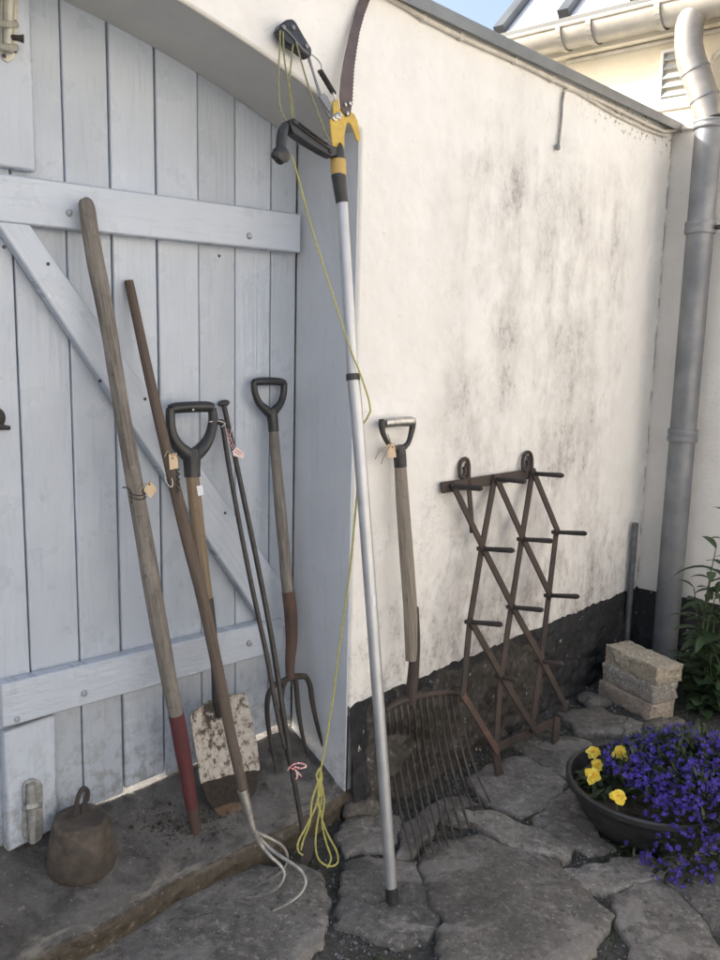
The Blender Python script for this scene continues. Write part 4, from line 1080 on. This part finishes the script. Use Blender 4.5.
for chain, lift in ((('n0', 'm0'), .006), (('m0', 'k0'), .006), (('k0', 'i1'), .006), (('n1', 'm1'), .006), (('m1', 'k1'), .006), (('n2', 'm2'), .006), (('j0', 'i0'), .006), (('i0', 'h2'), .006), (('h0', 'h1'), .006),
                    (('n2', 'm1'), 0), (('m1', 'k0'), 0), (('k0', 'i0'), 0), (('i0', 'h1'), 0), (('n1', 'm0'), 0), (('m0', 'j0'), 0), (('j0', 'h0'), 0), (('m2', 'k1'), 0), (('k1', 'i1'), 0), (('i1', 'h2'), 0), (('i1', 'i2'), .0065)):
    build('lattice_bar', flatbar(nd[chain[0]], nd[chain[1]], 2.7, .0055, lift), M['rust_red'] if chain == ('h0', 'h1') else M['rust'], rk, bevel=.0012)
build('top_bar', flatbar((444.5, 487.5), (535, 473), 4.0, .006, -.007), M['rust'], rk, bevel=.0012)
build('bottom_bar', flatbar((493, 750.5), (557, 720.5), 3.0, .006, -.007), M['rust'], rk, bevel=.0012)
for a, b in (((494.5, 748), (499, 776)), ((556, 720), (554.5, 742))): build('foot', flatbar(a, b, 3.6, .01, -.003), M['rust'], rk, bevel=.002)
for (a, b) in (((473, 530), (468.5, 466)), ((531.5, 474), (530.5, 458))):
    build('hanging_strap', flatbar(a, b, 2.3, .005, -.006), M['rust'], rk, bevel=.001)
for (cx_, cy_) in ((463.5, 468), (526.5, 461.5)):
    P = [t8.T(cx_ + 5.2, cy_ + 8), t8.T(cx_ + 5.3, cy_ - 3), t8.T(cx_ + 3.5, cy_ - 8.5), t8.T(cx_ + .3, cy_ - 9), t8.T(cx_ - 3, cy_ - 5), t8.T(cx_ - 4, cy_ + 2), t8.T(cx_ - 3.4, cy_ + 8), t8.T(cx_ - .5, cy_ + 9), t8.T(cx_ + 1.5, cy_ + 4), t8.T(cx_ + .5, cy_ - 1)]
    build('hanging_eye', MB().tube([Vector(p) for p in smooth_path([tuple(p) for p in P], 3)], .0055, 8), M['rust'], rk)
for k, e in dict(n0=(482, 488.5), n1=(525.5, 481.5), n2=(563.5, 475.5), m0=(514, 550.5), m1=(553, 541), m2=(586.5, 533.5), k1=(579, 596.5), k0=(543, 610), j0=(502, 624.5), i0=(517, 680), i1=(563, 664)).items():
    A = t8.T(*nd[k], -.012)
    # swing each peg out from the lattice, its end on the sight line where the eye sees it
    out = (t8.n * 1.0 - UP * .1).normalized()
    side = out.cross(CR.cross(out)).normalized()
    # solve length so the end projects at e: plane holding A, out and the vertical
    E = hit(e[0], e[1], A, out.cross(UP).normalized())
    d = E - A
    L = d.length
    if L > .16 or L < .03: d = d.normalized() * .11
    build('peg', MB().tube([A, A + d * .3, A + d * .94, A + d], [.0065, .0065, .0078, .005], 8), M['rust_dk'] if k[0] != 'i' else M['rust'], rk)

# ------------------------------------------------------------ OTHER OBJECTS
# iron weight
wb = onthr(82, 862)
wt = thing('iron_weight', 'squat earthy cast iron weight with a bent eye on top, on the threshold', 'weight', wb)
w_r = pr(32.5, wb); wh = .112
build('weight_body', MB().lathe(wb + UP * -.012, [(w_r * .92, 0), (w_r, .006), (w_r * 1.0, .02), (w_r * .93, .06), (w_r * .83, wh - .006), (w_r * .79, wh), (w_r * .68, wh + .002), (w_r * .45, wh - .002), (1e-4, wh - .003)], 40, wob=.004), M['iron_weight'], wt, sharp=50)
t9 = Tool(wb, wb + UP * .2)
q, r = t9.path(smooth_path([(74.5, 817, 2.6), (76, 807, 2.5), (79, 795, 2.4), (83, 788.5, 2.4), (87.5, 791, 2.4), (87, 799, 2.4), (83, 806, 2.4), (82, 814, 2.4)], 4)); build('lifting_eye', MB().tube(q, r, 8), M['rust_dk'], wt)

# brick lump by the downpipe
A, B = ground(597, 693, .01), ground(650, 721, .01)
e1 = (B - A).normalized(); e2 = V(-e1.y, e1.x, 0)
if e2.dot(FW) < 0: e2 = -e2
L_, D_ = (B - A).length, .115
ctop = hit(604, 647, A, e2).z
hB = (ctop - .0) / 3
print('brick', L_, ctop)
bk = thing('brick_lump', 'lump of three pale bricks still mortared together, below the zinc downpipe', 'bricks', A)
tilt = e2 * .06
def brick(k, mat, ins, l0=0.0):
    mb = MB(); z0 = .0 + k * hB; o = A + e1 * (ins + l0) + UP * z0 + e2 * (.004 * k + .006 * k); o.z = z0
    nx, ny, nzz = 14, 8, 5
    def face(o, a, b, n_, m_):
        def fn(u, v):
            p = o + a * u + b * v; c = A + e1 * L_ / 2 + e2 * D_ / 2
            d = V(nz(p * 25), nz(p * 25 + V(4, 4, 4)), nz(p * 25 + V(8, 1, 2))) * .005 + V(nz(p * 70), nz(p * 70 + V(2, 4, 4)), nz(p * 70 + V(5, 1, 2))) * .003
            ed = min(u, 1 - u, .08) / .08 * min(v, 1 - v, .12) / .12
            return p + d - (p - V(c.x, c.y, z0 + hB / 2)).normalized() * .004 * (1 - ed), (u, v)
        mb.grid(fn, n_, m_)
    a, b, c = e1 * (L_ - ins * 2), e2 * D_, UP * (hB + .001)
    face(o, a, c, nx * 2, nzz * 2); face(o + b, a, c, nx * 2, nzz * 2); face(o, b, c, ny * 2, nzz * 2); face(o + a, b, c, ny * 2, nzz * 2); face(o + c, a, b, nx * 2, ny * 2); face(o, a, b, nx * 2, ny * 2)
    build('brick', mb, mat, bk, sharp=70)
brick(0, M['brick_pink'], 0.0); brick(1, M['brick_grey'], .003); brick(2, M['brick'], .001, .002)

def rock(name, c, r, label, mat, seed, group=None):
    mb = MB()
    def fn(u, v):
        a, b = u * 2 * math.pi, (v - .5) * math.pi
        d = V(math.cos(a) * math.cos(b), math.sin(a) * math.cos(b), math.sin(b))
        s_ = 1 + .38 * nz(d * 1.3 + V(seed, seed, 0)) + .15 * nz(d * 3.5 + V(seed, 0, seed))
        return c + V(d.x * r[0], d.y * r[1], d.z * r[2]) * s_, (u, v)
    mb.grid(fn, 36, 20); return tag(build(name, mb, mat, org=c, sharp=60), label, 'stone', group)
rock('loose_stone', ground(668, 738, .04), (.075, .07, .06), 'rounded mossy stone in front of the brick lump, behind the violet flowers', M['thr'], 3)
rock('loose_stone', ground(594, 702, .012), (.05, .042, .03), 'flat grey stone at the left foot of the brick lump', M['stone'], 9)
rock('loose_stone', ground(632, 742, .008), (.04, .03, .02), 'small pale stone in front of the brick lump', M['stone'], 5)
rock('loose_stone', ground(358, 806, .02), (.06, .05, .035), 'brown stone at the end of the threshold behind the silver pole', M['thr'], 13)
# stub pipe in the corner
q = onW(634.5, 535, -.022); z1 = onW(635.5, 523, -.022).z
tag(build('stub_pipe', MB().tube([V(q.x, q.y, z1), V(q.x, q.y, 0)], .0115, 14), M['stub'], org=V(q.x, q.y, 0)), 'short thin grey metal pipe standing in the corner of the walls', 'pipe')

# planter bowl
pc = ground(662, 818); 
pot = thing('flower_pot', 'wide low black plastic planter bowl on the flagstones', 'pot', pc)
pr_ = .205
PC = V(pc.x, pc.y, 0)
lft_ = hit(572, 790, V(0, 0, .115), UP)
PC = ground(640, 862) ; PC.z = 0
dirc = flat(FW); PC = PC + V(0.062, .14, 0)
print('pot', PC, (lft_ - PC).length)
build('bowl', MB().lathe(PC + UP * .004, [(.12, 0), (.135, .006), (.165, .045), (.19, .09), (.199, .112), (.207, .116), (.208, .128), (.203, .132), (.195, .13), (.19, .115), (.18, .09), (1e-4, .085)], 64), M['pot'], pot, sharp=45)
build('potting_soil', MB().lathe(PC + UP * .1, [(.184, 0), (.12, .008), (1e-4, .012)], 40, wob=.006), M['crumb'], pot)
def blossom(mb, c, n_, r, petals=5):
    n_ = n_.normalized(); x = n_.orthogonal().normalized(); y = n_.cross(x); ph = random.random() * 6.28
    for k in range(petals):
        a = ph + 2 * math.pi * k / petals + random.uniform(-.2, .2); d = x * math.cos(a) + y * math.sin(a); e = n_.cross(d); rr = r * random.uniform(.7, 1.15)
        mb.quad(c, c + d * rr * .6 - e * rr * .33 + n_ * rr * .15, c + d * rr + n_ * rr * .05, c + d * rr * .6 + e * rr * .33 + n_ * rr * .15)
def leaf(mb, b, d, up, L, w, droop=.3, segs=4, fold=.25):
    d = d.normalized(); sd = d.cross(up).normalized()
    if sd.length < .1: sd = V(1, 0, 0)
    i0 = len(mb.v); p = Vector(b); dd = d.copy()
    for k in range(segs + 1):
        t = k / segs; ww = w * math.sin(math.pi * (t * .92 + .05)) ** .8
        nrm = sd.cross(dd).normalized()
        mb.v += [p - sd * ww + nrm * ww * fold, p.copy(), p + sd * ww + nrm * ww * fold]
        p = p + dd * L / segs; dd = (dd - UP * droop / segs).normalized()
    for k in range(segs):
        for j in (0, 1):
            f = (i0 + k * 3 + j, i0 + k * 3 + j + 1, i0 + k * 3 + j + 4, i0 + k * 3 + j + 3); mb.f.append(f); mb.u.append([(0, 0)] * 4)
# lobelia mound spilling to the right and front
lob = thing('lobelia_plant', 'mound of violet blue lobelia spilling over the right side of the black planter', 'flowers', PC + UP * .1)
fol, blo = MB(), MB()
mc = PC + CR * .075 + V(0, -.02, .1)
def mound(u, a):                                            # u 0..1 from crown to skirt
    r = math.sqrt(u); sk_ = max(0, u - .72)
    p = mc + V(math.cos(a) * .215 * r, math.sin(a) * .215 * r, .115 * (1 - u) ** .75 + .01 - sk_ * .34 * (1.2 if math.sin(a) < .3 else .4))
    n_ = V(math.cos(a) * r, math.sin(a) * r, .45 + (1 - r)).normalized()
    p += V(nz(p * 9), nz(p * 9 + V(3, 3, 3)), nz(p * 9 + V(6, 6, 6))) * .05
    return p, n_
YF = ground(620, 753.5, .18)
def keep(p):                                                # the yellow flowers have the left part of the bowl
    if (p - YF).cross((YF - CAM).normalized()).length < .026 and (p - CAM).length < (YF - CAM).length + .03: return False
    return (p - PC).dot(CR) > -.1 + .035 * nz(p * 20) - (.05 if p.z > .2 else 0)
for i in range(5200):
    p, n_ = mound(random.random() ** .85, random.random() * 6.283); p -= n_ * random.uniform(-.014, .04)
    if not keep(p): continue
    leaf(fol, p, n_ + V(random.uniform(-1, 1), random.uniform(-1, 1), random.uniform(-.5, .8)), UP, random.uniform(.014, .03), random.uniform(.0025, .005), .6, 2)
for i in range(3400):
    p, n_ = mound(random.random() ** .85, random.random() * 6.283)
    if nz(p * 24) + .5 * nz(p * 60) < -.1 and random.random() < .75: continue
    p += n_ * random.uniform(-.012, .03)
    if not keep(p): continue
    blossom(blo, p, n_ + V(random.uniform(-.8, .8), random.uniform(-1, .5), random.uniform(-.5, .6)), random.uniform(.0045, .0095))
tag(build('foliage', fol, M['leaf_low'], lob), kind='stuff'); tag(build('blossoms', blo, M['blue'], lob), kind='stuff')
# yellow flowers
yf = thing('yellow_flower_plant', 'small yellow double flowers on low leaves at the left side of the planter', 'flowers', PC + V(-.1, .02, .1))
yl = MB()
for i in range(120):
    p = PC + CR * random.uniform(-.165, -.04) + V(0, random.uniform(-.06, .1), .108)
    a = random.random() * 6.28; leaf(yl, p, V(math.cos(a), math.sin(a), random.uniform(.3, 1.3)), UP, random.uniform(.025, .05), random.uniform(.005, .009), .9, 3)
build('leaves', yl, M['leaf_low'], yf)
for (x, y, rpx, zz) in ((594, 752, 7, .158), (620, 753.5, 8.5, .18), (597.5, 765, 6.5, .155), (594, 776, 8.5, .16), (618, 797, 8.5, .165)):
    c = ground(x, y, zz); n_ = ((CAM - c).normalized() + UP * .8 + V(random.uniform(-.4, .4), 0, 0)).normalized(); r = pr(rpx, c)
    fm = MB()
    ph0 = random.random() * 6
    for ringk in range(3):
        NP = (7, 6, 4)[ringk]
        for k in range(NP):
            x_ = n_.orthogonal().normalized(); y_ = n_.cross(x_); a = ph0 + 6.283 * k / NP + ringk * .5 + random.uniform(-.3, .3)
            d = x_ * math.cos(a) + y_ * math.sin(a); rr_ = r * (1 - .27 * ringk) * random.uniform(.75, 1.25)
            leaf(fm, c + n_ * .002 * ringk, d + n_ * random.uniform(-.1, .4 + .4 * ringk), n_, rr_, rr_ * random.uniform(.36, .55), random.uniform(-.3, .9), 4, random.uniform(-.25, .45))
    fl = build('flower', fm, M['petal'], yf)
    build('flower_centre', MB().ball(c + n_ * .004, r * .28, 8, 4), M['petal_c'], fl)
    build('stem', MB().tube([c - n_ * .002, c - V(0, 0, .03), V(c.x, c.y, .1)], .0016, 6), M['stem'], fl)

# shrub at the right edge: arching stems with narrow leaves
shb = thing('shrub', 'dark green leafy shrub with arching narrow leaves at the foot of the house wall', 'shrub', Gp(-.5, -.22, 0))
stm, lv = MB(), MB()
def stem(base, tip, nl, L, w, bend=.05):
    mid = base.lerp(tip, .5) + V(random.uniform(-1, 1), random.uniform(-1, 1), 0) * bend
    pts = [Vector(p) for p in smooth_path([tuple(base), tuple(mid), tuple(tip)], 6)]
    stm.tube(pts, [.0035 - .002 * k / len(pts) for k in range(len(pts))], 6)
    for k in range(nl):
        t = .12 + .88 * k / max(1, nl - 1); q = pts[min(len(pts) - 1, int(t * (len(pts) - 1)))]
        a = k * 2.4 + random.uniform(-.5, .5)
        leaf(lv, q, V(math.cos(a), math.sin(a), random.uniform(.1, .9)), UP, L * random.uniform(.9, 1.45) * (1.15 - .45 * t), w * random.uniform(.95, 1.45), random.uniform(.6, 1.3), 5)
for (bx, by, tx_, ty_, off, nl, L, w) in ((706, 740, 694, 588, -.2, 15, .085, .011), (715, 735, 712, 572, -.26, 16, .1, .012), (700, 742, 686, 650, -.17, 11, .075, .012), (722, 748, 728, 560, -.3, 16, .11, .012), (735, 750, 735, 520, -.3, 15, .13, .012), (745, 755, 748, 500, -.22, 15, .13, .012),
        (690, 745, 690, 690, -.25, 9, .06, .017), (706, 748, 712, 668, -.3, 10, .065, .018), (722, 752, 722, 640, -.34, 13, .075, .018), (698, 746, 702, 700, -.33, 9, .05, .016), (740, 750, 738, 640, -.25, 12, .09, .016), (712, 744, 703, 620, -.24, 13, .085, .011), (716, 748, 718, 690, -.36, 9, .055, .018), (729, 748, 722, 600, -.2, 13, .1, .012), (709, 746, 716, 610, -.28, 14, .09, .013), (719, 750, 710, 640, -.33, 12, .08, .016), (732, 752, 726, 580, -.25, 15, .12, .013), (695, 748, 696, 672, -.3, 10, .06, .017), (712, 752, 724, 690, -.38, 9, .06, .019), (726, 752, 716, 548, -.24, 12, .12, .012)):
    tip = onG(tx_, ty_, off); g_, o_, z_ = sG(tip)
    base = Gp(g_ + random.uniform(-.03, .03), off * .8, 0)
    stem(base, tip, nl, L, w)
build('stems', stm, M['stem'], shb); build('foliage', lv, M['leaf'], shb)

# crumbs of soil on the threshold
cm = MB()
for i in range(420):
    x, y = random.gauss(185, 26), random.gauss(822, 12)
    if random.random() < .3: x, y = random.uniform(20, 330), random.uniform(745, 860)
    P = onthr(x, y); s_, o_, z_ = sW(P)
    if o_ < .0 or o_ > .2 or s_ < -2.45 or s_ > -1.6: continue
    r = random.uniform(.0012, .004) * (2 if random.random() < .06 else 1); i0 = len(cm.v); a = random.random() * 6
    for d in ((1, 0, -.3), (-.5, .8, -.3), (-.6, -.7, -.3), (.1, .1, .8)): cm.v.append(P + V(d[0] * math.cos(a) - d[1] * math.sin(a), d[0] * math.sin(a) + d[1] * math.cos(a), d[2]) * r + UP * .001)
    for f in ((0, 1, 3), (1, 2, 3), (2, 0, 3)): cm.f.append(tuple(i0 + k for k in f)); cm.u.append([(0, 0)] * 3)
tag(build('soil_crumbs', cm, M['crumb']), 'dark soil crumbs scattered on the threshold around the pole foot', 'soil', kind='stuff')

# ------------------------------------------------------------ light, sky, camera
az, el = R(40), R(31)
travel = (-nW * math.cos(az) + dW * math.sin(az)) * math.cos(el) - UP * math.sin(el)
sd = bpy.data.lights.new('sun', 'SUN'); sd.energy = 4.0; sd.angle = R(.53); sd.color = (1, .965, .915)
so = bpy.data.objects.new('sun', sd); COL.objects.link(so); so.rotation_euler = travel.to_track_quat('-Z', 'Y').to_euler(); so.location = (0, 0, 6)
w = bpy.data.worlds.new('World'); SC.world = w; w.use_nodes = True
nt = w.node_tree; bg = nt.nodes['Background']; sk = nt.nodes.new('ShaderNodeTexSky'); sk.sky_type = 'NISHITA'; sk.sun_disc = False
sk.sun_elevation = el; sk.sun_rotation = math.atan2(-travel.x, -travel.y); sk.air_density = 1.0; sk.dust_density = 7.0; sk.ozone_density = .6
nt.links.new(sk.outputs[0], bg.inputs[0]); bg.inputs[1].default_value = .15
cd = bpy.data.cameras.new('camera'); cam = bpy.data.objects.new('camera', cd); COL.objects.link(cam)
cd.sensor_fit = 'VERTICAL'; cd.sensor_height = 36; cd.sensor_width = 27; cd.lens = F / 960 * 36; cd.clip_start = .05; cd.clip_end = 500
m = Matrix((CR, -CD, -FW)).transposed().to_4x4(); m.translation = CAM; cam.matrix_world = m
SC.camera = cam
vs = SC.view_settings; vs.view_transform = 'Standard'; vs.look = 'None'; vs.gamma = 1; vs.use_curve_mapping = False; vs.exposure = 1.5
SC.render.engine = 'CYCLES'; SC.cycles.max_bounces = 8; SC.cycles.diffuse_bounces = 5
